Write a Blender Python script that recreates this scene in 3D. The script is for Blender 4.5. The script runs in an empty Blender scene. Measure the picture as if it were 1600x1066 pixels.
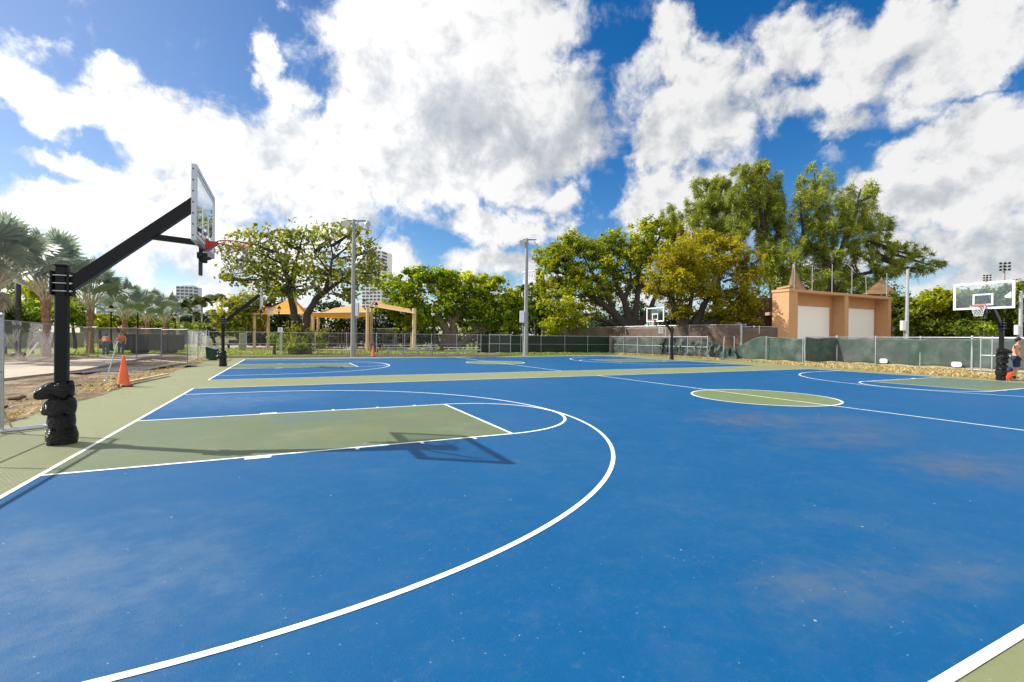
import bpy, math, random
import numpy as np
from mathutils import Vector, Matrix
R = math.radians
SC = bpy.context.scene
COL = SC.collection
rng = np.random.default_rng(7)
random.seed(7)

# ------------------------------------------------------------------ camera
CAM = np.array([2.454, -8.7266, 1.5712])
YAW, PIT, ROL, FPX = 0.4478, -0.0067, 0.0097, 732.55        # focal length in px of a 1600 px wide frame
FW = np.array([math.sin(YAW)*math.cos(PIT), math.cos(YAW)*math.cos(PIT), math.sin(PIT)])
_r = np.array([math.cos(YAW), -math.sin(YAW), 0.0]); _u = np.cross(_r, FW)
RT = _r*math.cos(ROL) + _u*math.sin(ROL); UP = -_r*math.sin(ROL) + _u*math.cos(ROL)
cd = bpy.data.cameras.new('camera'); cam = bpy.data.objects.new('camera', cd); COL.objects.link(cam)
M = Matrix.Identity(4)
for i in range(3):
    M[i][0] = RT[i]; M[i][1] = UP[i]; M[i][2] = -FW[i]; M[i][3] = CAM[i]
cam.matrix_world = M
cd.sensor_width = 36; cd.sensor_fit = 'HORIZONTAL'; cd.lens = FPX/1600*36; cd.clip_start = .05; cd.clip_end = 4000
SC.camera = cam

# survey helpers: sight lines of the photograph turned into places in the park (metres)
def ray(x, y): return FW + RT*(x-800)/FPX + UP*(533-y)/FPX
def ground(x, y, z=0.0):
    d = ray(x, y); return CAM + d*((z-CAM[2])/d[2])
def on_plane(x, y, axis, val):
    d = ray(x, y); return CAM + d*((val-CAM[axis])/d[axis])
def at(x, y, depth): return CAM + ray(x, y)*depth
def spot(x, depth):
    p = at(x, 533, depth); return np.array([p[0], p[1], 0.0])
def height(y, depth, x=800): return float(at(x, y, depth)[2])

# ------------------------------------------------------------------ sun, sky, exposure
SUNV = Vector((-.943, .667, 1.0)).normalized()
SUN_EL = math.asin(SUNV.z); SUN_AZ = math.atan2(SUNV.x, SUNV.y)
sd = bpy.data.lights.new('sun', 'SUN'); sd.energy = 4.5; sd.angle = R(.53); sd.color = (1, .955, .88)
sun = bpy.data.objects.new('sun', sd); COL.objects.link(sun); sun.rotation_euler = SUNV.to_track_quat('Z', 'Y').to_euler()
sun.location = (-30, 25, 40)
SC.view_settings.view_transform = 'Standard'; SC.view_settings.look = 'None'
SC.view_settings.exposure = .76; SC.view_settings.gamma = 1
SC.cycles.max_bounces = 8; SC.cycles.transparent_max_bounces = 24
SC.cycles.use_denoising = True

class NT:
    """thin helper to wire shader nodes"""
    def __init__(s, tree): s.t = tree; s.L = tree.links
    def n(s, typ, ins=None, **kw):
        nd = s.t.nodes.new(typ)
        for k, v in kw.items(): setattr(nd, k, v)
        for k, v in (ins or {}).items():
            if isinstance(v, bpy.types.NodeSocket): s.L.new(v, nd.inputs[k])
            else: nd.inputs[k].default_value = v
        return nd
    def m(s, op, a, b=0.0, c=None, clamp=False):
        ins = {0: a, 1: b}
        if c is not None: ins[2] = c
        return s.n('ShaderNodeMath', ins, operation=op, use_clamp=clamp).outputs[0]
    def v(s, op, a, b=None):
        nd = s.n('ShaderNodeVectorMath', {0: a} if b is None else {0: a, 1: b}, operation=op)
        return nd.outputs['Value'] if op in ('LENGTH', 'DOT_PRODUCT', 'DISTANCE') else nd.outputs[0]
    def noise(s, vec, scale, detail=3, rough=.55, out=0, dist=0.0):
        return s.n('ShaderNodeTexNoise', {'Vector': vec, 'Scale': scale, 'Detail': detail, 'Roughness': rough, 'Distortion': dist}).outputs[out]
    def ramp(s, f, stops, interp='LINEAR'):
        nd = s.n('ShaderNodeValToRGB', {0: f}); cr = nd.color_ramp; cr.interpolation = interp
        while len(cr.elements) < len(stops): cr.elements.new(.5)
        for e, (p, c) in zip(cr.elements, stops):
            e.position = p; e.color = (*c, 1) if len(c) == 3 else c
        return nd.outputs[0]
    def mix(s, f, a, b, blend='MIX'):
        nd = s.n('ShaderNodeMix', data_type='RGBA', blend_type=blend)
        for k, v in ((0, f), (6, a), (7, b)):
            if isinstance(v, bpy.types.NodeSocket): s.L.new(v, nd.inputs[k])
            else: nd.inputs[k].default_value = (*v, 1) if isinstance(v, tuple) and len(v) == 3 else v
        return nd.outputs[2]
    def sstep(s, x, a, b, lo=0.0, hi=1.0):
        nd = s.n('ShaderNodeMapRange', {0: x, 1: a, 2: b, 3: lo, 4: hi}, interpolation_type='SMOOTHSTEP'); return nd.outputs[0]

# clouds: azimuth, elevation, half width, half height (degrees), weight of each heap
HEAPS = [(-21.2,21.1,3.1,2.8,1),(-19.7,23.8,1.9,1.3,0.55),(-14.9,21.8,3.4,3,0.95),(-15.3,23.7,1.2,1.8,0.7),(-12.1,19.7,5.9,3.8,1),(-7.1,16.8,8.3,6,1.25),(1.9,17.6,9.1,7.1,1.25),(-17.3,14.9,4,1.3,0.75),(-16,19.2,4.8,2.6,0.95),(-19.3,18.4,2.3,2.2,0.8),(-1.6,26.9,1.6,3.3,0.8),(0.3,24.2,3.2,2.6,0.85),(-3.7,25.3,1.8,1.1,0.45),(-10.7,21.9,2,0.9,0.35),(0.3,31.9,1.8,1,0.35),(-19.3,12,2.4,1.3,0.7),(-18.3,9.3,5.3,3.3,1),(-11.3,10.1,9,4.8,1.25),(-20.8,5.4,4.5,3.7,0.9),(-3,8.5,10.2,4.7,0.9),(-13.7,13.2,3.7,2.9,1),(9.4,31.3,7.1,7.1,1.3),(17.6,28.7,14.9,10,1.5),(22.2,33.5,12.2,5.9,1.3),(27,24.1,11.5,7.8,1.2),(13.9,20.2,9.6,6,1.25),(22.3,18.6,9.3,4.2,1),(6.3,23.3,3.5,7.4,1),(33.5,27.1,3.8,3.7,0.6),(35.4,24.5,3,3.8,0.5),(8.1,16.3,2.1,4.1,0.7),(31.3,19.7,5.4,2.7,0.7),(13.2,17.5,5.2,3.1,0.9),(32.1,16.4,2.6,1.9,0.75),(32.1,14,1.7,2.2,0.6),(24,13.5,7.8,2.4,0.85),(27.9,14,4.7,1.6,0.7),(11.8,8.8,3.3,3,0.85),(9.2,9.4,2.9,4.4,0.6),(24.8,9.1,8.5,2.7,0.8),(17.8,9.7,4.6,0.9,0.3),(7.4,11.4,3.5,2.1,0.4),(43.4,32.4,2.8,2.4,0.85),(44.1,29.6,4.2,2.8,0.8),(47.6,26.8,7.4,4.3,1.1),(49.6,23,5.9,4.8,1),(43.5,21.9,4.9,3.8,1),(41.4,20.5,3.6,2,0.85),(42.2,16,5,4.1,1.1),(46.4,14.4,7.5,5.5,1.1),(38.4,25.5,2.2,3.7,0.45),(40.6,29.5,2.2,2.8,0.4),(56.9,28.3,4.6,3.1,0.9),(64.6,26.6,9,3.6,1.2),(71,24.9,5.4,3.6,1.2),(56.4,23.5,6.3,2.8,0.75),(61.2,24.6,6.2,2.6,0.9),(59.7,20.9,4.8,1.6,0.55),(68.2,23,5.5,1.9,0.9),(66.5,21.1,3.1,2.1,0.4),(71.4,22.4,3,1.9,0.9),(53.4,26.4,3.7,3.3,0.8),(70.7,18.9,3.5,2,0.9),(68.3,17.2,4.7,2.6,1),(64.8,17.2,2.8,2.5,0.95),(63.8,14.9,4.3,2.9,1.05),(69.2,13.6,7,3.7,1.3),(72.6,15.4,2.9,4,1.1),(67.1,11.8,6.6,2.8,1),(72.7,9.8,3.3,3.1,0.9),(68.4,8.2,6.4,2.2,0.85),(64.9,8,3.3,3,0.8),(71.6,6.8,4.2,2.7,0.85),(58.8,6.7,8.8,2.6,0.7),(70.5,5.3,4.7,2.2,0.8),(-1.8,3.8,15.9,2.8,0.6),(-17.2,2.4,8.5,2.9,0.8),(33.4,4.6,21.9,2.7,0.55)]
BASES = [(20.7,23.9,8.5,5.2,1),(27.8,22.1,7,5.3,0.9),(14.7,20.3,4.5,4,0.5),(34.7,23.9,4.6,5.8,0.7),(10.2,27.4,2.9,3.5,0.3),(-1.9,19.3,4.9,2.5,0.55),(41.4,23.4,4.3,3.8,0.35),(52.8,23.7,6.8,3.5,0.45),(59.7,21.1,5.4,2,0.6),(44.9,21.1,4.2,3.2,0.3),(67.1,13.2,6.6,1.7,0.5),(68.4,8.8,6.4,2.2,0.55),(71.6,6.2,3.8,2.7,0.6),(64.7,23.6,7.1,2,0.4),(59.3,7.3,8.1,2.6,0.5),(7.4,14.2,4.2,2.8,0.4),(-1.8,11.9,5.5,4,0.25),(-5.9,6.2,7.9,3.3,0.45),(-17.2,2.9,6.8,2.3,0.4),(27.1,9.9,6.2,1.9,0.5),(14.8,8.9,3,2.2,0.4)]    # grey bases and shaded cores
def heap_group(name, heaps):
    g = bpy.data.node_groups.new(name, 'ShaderNodeTree')
    g.interface.new_socket('Vector', in_out='INPUT', socket_type='NodeSocketVector')
    g.interface.new_socket('Value', in_out='OUTPUT', socket_type='NodeSocketFloat')
    q = NT(g); gi = q.n('NodeGroupInput'); go = q.n('NodeGroupOutput'); acc = None
    gx = q.n('ShaderNodeSeparateXYZ', {0: gi.outputs[0]})
    for a, e, w, h, k in heaps:
        # the running total rides along (flattened away by the z scale) so heaps are worked out one after another
        vec = q.n('ShaderNodeCombineXYZ', {0: gx.outputs[0], 1: gx.outputs[1], 2: 0.0 if acc is None else acc}).outputs[0]
        mp = q.n('ShaderNodeMapping', {'Vector': vec, 'Location': (a, e, 0), 'Scale': (w*1.16, h*1.16, 1e5)}, vector_type='TEXTURE')
        ln = q.v('LENGTH', mp.outputs[0])
        val = q.m('MULTIPLY_ADD', ln, -k, k)
        acc = val if acc is None else q.m('SMOOTH_MAX', acc, val, .18)
    g.links.new(acc, go.inputs[0]); return g

W = bpy.data.worlds.new('World'); SC.world = W; W.use_nodes = True
wt = W.node_tree; wt.nodes.clear(); q = NT(wt)
sky = q.n('ShaderNodeTexSky', sky_type='NISHITA', sun_disc=False, sun_elevation=SUN_EL, sun_rotation=SUN_AZ,
          altitude=0, air_density=1.0, dust_density=.3, ozone_density=2.6)
tc = q.n('ShaderNodeTexCoord'); dvec = q.v('NORMALIZE', tc.outputs['Generated'])
sx = q.n('ShaderNodeSeparateXYZ', {0: dvec})
az = q.m('MULTIPLY', q.m('ARCTAN2', sx.outputs[0], sx.outputs[1]), 180/math.pi)
el = q.m('MULTIPLY', q.m('ARCSINE', sx.outputs[2]), 180/math.pi)
azel = q.n('ShaderNodeCombineXYZ', {0: az, 1: el, 2: 0.0}).outputs[0]
near_sun = q.sstep(az, 32, -28)                                       # the sky pales toward the sun
hs = q.n('ShaderNodeHueSaturation', {'Hue': .505, 'Saturation': q.m('MULTIPLY_ADD', near_sun, -.36, 1.42), 'Value': q.m('MULTIPLY_ADD', near_sun, .02, .72), 'Color': sky.outputs[0]})
bg_sky = q.n('ShaderNodeBackground', {'Color': hs.outputs[0], 'Strength': .11})
w1 = q.noise(dvec, 9.0, 6, .62, 1)
warp = q.n('ShaderNodeVectorMath', {0: w1, 1: (.5, .5, .5)}, operation='SUBTRACT').outputs[0]
warp = q.n('ShaderNodeVectorMath', {0: warp, 1: (9.5, 8.5, 0)}, operation='MULTIPLY').outputs[0]
P0 = q.v('ADD', azel, warp)
fine = q.noise(dvec, 13.0, 11, .60, 0, .25)
hg = heap_group('cloud_heaps', HEAPS)
D0 = q.n('ShaderNodeGroup', {0: P0}, node_tree=hg).outputs[0]
G0 = q.n('ShaderNodeGroup', {0: P0}, node_tree=heap_group('cloud_bases', BASES)).outputs[0]
dvs = q.v('ADD', dvec, tuple(SUNV*.028))
fine1 = q.noise(dvs, 13.0, 11, .60, 0, .25)
broad = q.noise(dvec, 3.2, 5, .5)
# sky out of view: bright unseen heaps added to lift the shade
outside = q.sstep(q.m('ABSOLUTE', q.m('SUBTRACT', az, 25.7)), 48, 60, 0, 1)
fill_heaps = q.m('MULTIPLY', outside, q.m('MULTIPLY', q.m('SUBTRACT', broad, .40), 5.0))
D0 = q.m('MAXIMUM', D0, fill_heaps)
F0 = q.m('MULTIPLY_ADD', q.m('SUBTRACT', fine, .5), 1.25, D0)
dens = q.sstep(F0, .06, .50)
dens = q.m('MULTIPLY', dens, q.sstep(sx.outputs[2], -.02, .02))
lit = q.m('MULTIPLY_ADD', q.m('SUBTRACT', fine, fine1), 1.0, .86)                 # side turned to the sun is brighter
lit = q.m('SUBTRACT', lit, q.m('MULTIPLY', q.m('MAXIMUM', G0, 0.0), .46))          # deep grey undersides
lit = q.m('SUBTRACT', lit, q.m('MULTIPLY', q.sstep(F0, .7, .05), .12), clamp=True)  # thin ragged fringes
ccol = q.ramp(lit, [(0, (.30, .36, .46)), (.35, (.44, .49, .57)), (.62, (.66, .69, .73)), (.85, (1.0, 1.0, 1.0))])
sun_fill_gain = q.m('ADD', q.sstep(az, -25, 45, 1.12, .80), q.m('MULTIPLY', outside, .36))  # last term boosts the unseen heaps as fill light for shaded fronts
bg_cl = q.n('ShaderNodeBackground', {'Color': ccol, 'Strength': q.m('MULTIPLY', sun_fill_gain, .66)})
ms = q.n('ShaderNodeMixShader', {0: dens, 1: bg_sky.outputs[0], 2: bg_cl.outputs[0]})
wo = q.n('ShaderNodeOutputWorld'); wt.links.new(ms.outputs[0], wo.inputs[0])
W.cycles.sampling_method = 'MANUAL'; W.cycles.sample_map_resolution = 256

# ------------------------------------------------------------------ object helpers
def tag(o, label, cat, group=None, kind=None):
    if label: o['label'] = label
    if cat: o['category'] = cat
    if group: o['group'] = group
    if kind: o['kind'] = kind
    return o
def thing(name, label, cat, loc=(0, 0, 0), rotz=0.0, group=None):
    o = bpy.data.objects.new(name, None); COL.objects.link(o); o.empty_display_size = .3
    o.location = loc; o.rotation_euler = (0, 0, rotz)
    return tag(o, label, cat, group)
def link_mesh(name, me, parent=None, mat=None):
    if mat is not None and not me.materials: me.materials.append(mat)
    o = bpy.data.objects.new(name, me); COL.objects.link(o)
    if parent is not None: o.parent = parent
    return o
def copy_tree(o, parent=None):
    c = o.copy(); COL.objects.link(c)
    if parent is not None: c.parent = parent
    for ch in list(o.children): copy_tree(ch, c)
    return c
class MB:
    """collects shapes into one mesh"""
    def __init__(s): s.V = []; s.F = []; s.n = 0; s.smooth = []
    def add(s, verts, faces, smooth=False):
        b = s.n; s.V.extend([tuple(map(float, v)) for v in verts]); s.n += len(verts)
        s.F.extend([tuple(i+b for i in f) for f in faces]); s.smooth.extend([smooth]*len(faces)); return s
    def box(s, c, size, rz=0.0, bev=0.0):
        hx, hy, hz = [v/2 for v in size]; co, si = math.cos(rz), math.sin(rz)
        def tr(x, y, z): return (c[0]+x*co-y*si, c[1]+x*si+y*co, c[2]+z)
        if bev <= 0:
            vs = [tr(x, y, z) for z in (-hz, hz) for x, y in ((-hx, -hy), (hx, -hy), (hx, hy), (-hx, hy))]
            return s.add(vs, [(3, 2, 1, 0), (4, 5, 6, 7), (0, 1, 5, 4), (1, 2, 6, 5), (2, 3, 7, 6), (3, 0, 4, 7)])
        b = min(bev, hx*.49, hy*.49, hz*.49); prof = []
        ring = [(-hx+b, -hy), (hx-b, -hy), (hx, -hy+b), (hx, hy-b), (hx-b, hy), (-hx+b, hy), (-hx, hy-b), (-hx, -hy+b)]
        def inset(k): return [(x*(1-k/hx), y*(1-k/hy)) for x, y in ring]
        vs = []
        for z, r in ((-hz, inset(b)), (-hz+b, ring), (hz-b, ring), (hz, inset(b))): vs += [tr(x, y, z) for x, y in r]
        fs = [tuple(range(7, -1, -1)), tuple(range(24, 32))]
        for k in range(3):
            for i in range(8): j = (i+1) % 8; fs.append((k*8+i, k*8+j, k*8+8+j, k*8+8+i))
        return s.add(vs, fs)
    def beam(s, a, b, w, h, up=(0, 0, 1)):
        a = Vector(a); b = Vector(b); d = (b-a).normalized(); u = Vector(up)
        sd = d.cross(u)
        if sd.length < 1e-4: sd = d.cross(Vector((0, 1, 0)))
        sd.normalize(); u = sd.cross(d).normalized(); vs = []
        for p in (a, b):
            for x, y in ((-1, -1), (1, -1), (1, 1), (-1, 1)): vs.append(p + sd*(x*w/2) + u*(y*h/2))
        return s.add(vs, [(3, 2, 1, 0), (4, 5, 6, 7), (0, 1, 5, 4), (1, 2, 6, 5), (2, 3, 7, 6), (3, 0, 4, 7)])
    def tube(s, pts, radii, seg=10, cap=True, smooth=True):
        pts = [Vector(tuple(p)) for p in pts]
        if not hasattr(radii, '__len__'): radii = [radii]*len(pts)
        vs = []; prev = None
        for i, p in enumerate(pts):
            d = (pts[min(i+1, len(pts)-1)] - pts[max(i-1, 0)])
            d = d.normalized() if d.length > 1e-9 else Vector((0, 0, 1))
            if prev is None:
                x = d.cross(Vector((0, 0, 1)));  x = x if x.length > 1e-3 else d.cross(Vector((0, 1, 0)))
            else: x = prev - d*prev.dot(d)
            x.normalize(); prev = x; y = d.cross(x)
            for k in range(seg):
                a = 2*math.pi*k/seg; vs.append(p + (x*math.cos(a) + y*math.sin(a))*radii[i])
        fs = []
        for i in range(len(pts)-1):
            for k in range(seg):
                j = (k+1) % seg; fs.append((i*seg+k, i*seg+j, (i+1)*seg+j, (i+1)*seg+k))
        s.add(vs, fs, smooth)
        if cap:
            n = len(pts)
            s.add(vs[:seg], [tuple(range(seg-1, -1, -1))]); s.add(vs[(n-1)*seg:], [tuple(range(seg))])
        return s
    def cyl(s, c, r, h, seg=16, r2=None): return s.tube([c, (c[0], c[1], c[2]+h)], [r, r if r2 is None else r2], seg)
    def lathe(s, c, prof, seg=20, smooth=True, fn=None):
        vs = []
        for r, z in prof:
            for k in range(seg):
                a = 2*math.pi*k/seg; rr = r if fn is None else r*fn(a, z)
                vs.append((c[0]+rr*math.cos(a), c[1]+rr*math.sin(a), c[2]+z))
        fs = [(i*seg+k, i*seg+(k+1) % seg, (i+1)*seg+(k+1) % seg, (i+1)*seg+k) for i in range(len(prof)-1) for k in range(seg)]
        return s.add(vs, fs, smooth)
    def ball(s, c, r, seg=14, rings=9, fn=None):
        r = (r, r, r) if not hasattr(r, '__len__') else r; vs = []; fs = []
        for i in range(rings+1):
            t = math.pi*i/rings
            for k in range(seg):
                a = 2*math.pi*k/seg; d = (math.sin(t)*math.cos(a), math.sin(t)*math.sin(a), math.cos(t))
                f = 1 if fn is None else fn(d); vs.append((c[0]+r[0]*d[0]*f, c[1]+r[1]*d[1]*f, c[2]+r[2]*d[2]*f))
        for i in range(rings):
            for k in range(seg): fs.append((i*seg+k, (i+1)*seg+k, (i+1)*seg+(k+1) % seg, i*seg+(k+1) % seg))
        return s.add(vs, fs, True)
    def grid(s, fn, nu, nv, smooth=True):
        vs = [fn(i/nu, j/nv) for j in range(nv+1) for i in range(nu+1)]
        fs = [(j*(nu+1)+i, j*(nu+1)+i+1, (j+1)*(nu+1)+i+1, (j+1)*(nu+1)+i) for j in range(nv) for i in range(nu)]
        return s.add(vs, fs, smooth)
    def poly(s, pts, z): return s.add([(p[0], p[1], z) for p in pts], [tuple(range(len(pts)))])
    def prism(s, pts, z0, z1):
        n = len(pts); vs = [(p[0], p[1], z0) for p in pts] + [(p[0], p[1], z1) for p in pts]
        return s.add(vs, [tuple(range(n-1, -1, -1)), tuple(range(n, 2*n))] + [(i, (i+1) % n, n+(i+1) % n, n+i) for i in range(n)])
    def build(s, name, mat, parent=None):
        me = bpy.data.meshes.new(name); me.from_pydata(s.V, [], s.F)
        me.polygons.foreach_set('use_smooth', s.smooth); me.update()
        return link_mesh(name, me, parent, mat)
def quads_mesh(name, V, mat, tint=None, parent=None, smooth=False):
    """V: (n,4,3) array of quads, tint: per quad value kept as an attribute"""
    n = len(V); me = bpy.data.meshes.new(name)
    me.vertices.add(n*4); me.vertices.foreach_set('co', np.ascontiguousarray(V, dtype=np.float32).ravel())
    me.loops.add(n*4); me.loops.foreach_set('vertex_index', np.arange(n*4, dtype=np.int32))
    me.polygons.add(n); me.polygons.foreach_set('loop_start', np.arange(0, n*4, 4, dtype=np.int32))
    try: me.polygons.foreach_set('loop_total', np.full(n, 4, dtype=np.int32))
    except Exception: pass
    me.update(calc_edges=True); me.validate()
    if tint is not None:
        a = me.attributes.new('tint', 'FLOAT', 'FACE'); a.data.foreach_set('value', np.ascontiguousarray(tint, dtype=np.float32))
    return link_mesh(name, me, parent, mat)

# ------------------------------------------------------------------ materials
def new_mat(name):
    m = bpy.data.materials.new(name); m.use_nodes = True; t = m.node_tree; t.nodes.clear()
    q = NT(t); out = q.n('ShaderNodeOutputMaterial'); return m, q, out
def pbsdf(q, col, rough=.6, spec=.5, metal=0.0, bump=None, **kw):
    ins = {'Base Color': col if isinstance(col, bpy.types.NodeSocket) else (*col, 1), 'Roughness': rough, 'Metallic': metal, 'Specular IOR Level': spec}
    ins.update(kw)
    if bump is not None: ins['Normal'] = bump
    return q.n('ShaderNodeBsdfPrincipled', ins)
def simple(name, col, rough=.6, metal=0.0, spec=.5, var=.12, scale=6.0, bump=0.0, bscale=40.0, dirt=None, **kw):
    m, q, out = new_mat(name); tc = q.n('ShaderNodeTexCoord').outputs['Object']
    n = q.noise(tc, scale, 6, .6)
    lo = tuple(c*(1-var) for c in col); hi = tuple(min(1, c*(1+var)) for c in col)
    c = q.ramp(n, [(.3, lo), (.7, hi)])
    if dirt is not None:
        d = q.sstep(q.noise(tc, scale*.6, 8, .7), .5, .72); c = q.mix(q.m('MULTIPLY', d, dirt[1]), c, dirt[0])
    bp = None
    if bump > 0:
        bp = q.n('ShaderNodeBump', {'Strength': bump, 'Distance': .02, 'Height': q.noise(tc, bscale, 4)}).outputs[0]
    rr = q.m('MULTIPLY_ADD', q.noise(tc, scale*2, 3), .2, rough-.1)
    b = pbsdf(q, c, rr, spec, metal, bp, **kw); q.L.new(b.outputs[0], out.inputs[0]); return m
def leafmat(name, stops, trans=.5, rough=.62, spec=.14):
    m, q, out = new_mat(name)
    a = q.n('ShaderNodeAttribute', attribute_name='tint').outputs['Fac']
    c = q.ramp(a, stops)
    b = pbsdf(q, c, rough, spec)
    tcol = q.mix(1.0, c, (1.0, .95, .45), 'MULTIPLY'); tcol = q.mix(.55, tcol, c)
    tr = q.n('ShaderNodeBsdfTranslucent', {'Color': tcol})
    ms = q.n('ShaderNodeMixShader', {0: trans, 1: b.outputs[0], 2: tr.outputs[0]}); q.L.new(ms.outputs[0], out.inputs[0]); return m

def court_mat(name, base, pale, stain_sheen_spots=(), grime=(.30, .27, .21), grime_amt=.35, spec=.42):
    m, q, out = new_mat(name)
    pos = q.n('ShaderNodeNewGeometry').outputs['Position']
    big = q.noise(pos, .22, 5, .6); mid = q.noise(pos, 1.1, 7, .66); fin = q.noise(pos, 90, 2, .5); grain = q.noise(pos, 420, 1, .5)
    c = q.mix(q.sstep(big, .44, .72, 0, .30), base, pale)
    c = q.mix(q.sstep(mid, .48, .76, 0, .28), c, pale)
    c = q.mix(q.sstep(mid, .52, .26, 0, .30), c, tuple(v*.80 for v in base))
    # streaky roller and water marks, stretched along the court
    st = q.n('ShaderNodeMapping', {'Vector': pos, 'Scale': (.35, 2.2, 1)}).outputs[0]
    c = q.mix(q.sstep(q.noise(st, 1.3, 8, .7), .54, .78, 0, .30), c, tuple(v*.5+g*.5 for v, g in zip(pale, grime)))
    m2 = q.noise(pos, 3.7, 8, .72); c = q.mix(q.sstep(m2, .50, .70, 0, .46), c, pale); c = q.mix(q.sstep(m2, .48, .30, 0, .34), c, tuple(v*.78 for v in base))
    m3 = q.noise(pos, 16, 6, .7); c = q.mix(q.sstep(m3, .53, .70, 0, .38), c, tuple(v*.5+g*.5 for v, g in zip(pale, grime)))
    # film of grit
    g1 = q.sstep(q.noise(pos, .55, 9, .72), .53, .74, 0, grime_amt); c = q.mix(g1, c, grime)
    for (x, y, rx, ry, amt, col) in stain_sheen_spots:  # real stains, plus patches of sheen painted into the colour
        mp = q.n('ShaderNodeMapping', {'Vector': pos, 'Location': (x, y, 0), 'Scale': (rx, ry, 1)}, vector_type='TEXTURE').outputs[0]
        f = q.sstep(q.m('SUBTRACT', q.v('LENGTH', q.v('SUBTRACT', q.v('ADD', mp, q.v('MULTIPLY', q.noise(pos, 1.4, 7, .68, 1), (1.5, 1.5, 0.0))), (.75, .75, 0.0))), 0.0), 1.0, .10, 0, amt)
        f = q.m('MULTIPLY', f, q.m('MULTIPLY_ADD', q.sstep(q.noise(pos, 2.3, 9, .75), .36, .62), .8, .2)); c = q.mix(f, c, col)
    # pale chips, scuffs and specks
    vor = q.n('ShaderNodeTexVoronoi', {'Vector': pos, 'Scale': 7.0, 'Randomness': 1.0}); 
    rnd = q.n('ShaderNodeSeparateColor', {0: vor.outputs['Color']}).outputs[0]
    chip = q.m('MULTIPLY', q.m('LESS_THAN', vor.outputs['Distance'], q.m('MULTIPLY', rnd, .065)), q.m('GREATER_THAN', rnd, .80))
    c = q.mix(q.m('MULTIPLY', chip, .38), c, (.62, .66, .66))
    v2 = q.n('ShaderNodeTexVoronoi', {'Vector': pos, 'Scale': 19.0, 'Randomness': 1.0}); r2_ = q.n('ShaderNodeSeparateColor', {0: v2.outputs['Color']}).outputs[1]
    c = q.mix(q.m('MULTIPLY', q.m('MULTIPLY', q.m('LESS_THAN', v2.outputs['Distance'], q.m('MULTIPLY', r2_, .11)), q.m('GREATER_THAN', r2_, .82)), .26), c, (.50, .54, .56))
    sc = q.n('ShaderNodeMapping', {'Vector': pos, 'Rotation': (0, 0, .5), 'Scale': (1.2, 9, 1)}).outputs[0]
    c = q.mix(q.sstep(q.noise(sc, 1.1, 4, .5), .735, .80, 0, .35), c, (.50, .52, .50))
    c = q.mix(q.m('MULTIPLY_ADD', fin, .22, -.08, clamp=True), c, tuple(min(1, v*1.5+.02) for v in base))
    hgt = q.m('ADD', q.m('MULTIPLY', fin, .7), q.m('MULTIPLY', grain, .6))
    bp = q.n('ShaderNodeBump', {'Strength': .6, 'Distance': .005, 'Height': hgt}).outputs[0]
    rr = q.m('MULTIPLY_ADD', mid, .22, .46)
    b = pbsdf(q, c, rr, spec, 0, bp); q.L.new(b.outputs[0], out.inputs[0]); return m

BROWN = (.115, .108, .105); GREY = (.115, .135, .15)
M_BLUE = court_mat('court_blue', (.0012, .072, .195), (.028, .094, .192), [
    (10.8, -2.4, 1.9, 1.5, .42, BROWN), (10.9, -4.2, 2.4, .9, .38, BROWN), (10.3, -5.9, 1.7, 1.0, .42, BROWN), (12.4, -3.2, 1.5, 1.0, .30, BROWN),
    (5.6, -6.9, 1.1, .55, .42, GREY), (6.6, -7.2, .8, .4, .38, GREY), (1.0, -4.8, 2.0, 1.7, .45, (.125, .170, .235)), (1.2, 4.6, 3.2, 2.2, .35, (.15, .22, .36))],  # last two: pale lavender sheen of the sun side painted into the blue
    grime=(.07, .11, .15), grime_amt=.22, spec=.13)
M_GREEN = court_mat('court_green', (.180, .195, .092), (.225, .225, .115), [], grime=(.27, .24, .155), grime_amt=.45, spec=.25)
M_CIRCLE = court_mat('circle_green', (.125, .165, .068), (.165, .190, .095), [], grime=(.20, .20, .13), grime_amt=.45, spec=.25)
M_KEY = court_mat('key_green', (.098, .130, .066), (.135, .155, .085), [(3.3, -.7, 1.4, .9, .40, (.17, .17, .06)), (4.7, .6, 1.0, .8, .35, (.16, .17, .06)), (2.9, 1.0, 1.3, .75, .75, (.070, .118, .150)), (.9, .6, .9, .8, .3, (.10, .14, .11)), (26.0, .3, 3.6, 2.3, .85, (.062, .118, .135)), (26.0, 18.5, 3.6, 2.3, .7, (.062, .118, .135))], grime=(.20, .20, .14), grime_amt=.35, spec=.25)  # third patch: bluish sheen of the sky painted into the key colour
M_LINE = simple('line_paint', (.78, .77, .74), .65, var=.10, scale=9, dirt=((.36, .38, .40), .75))
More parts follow.
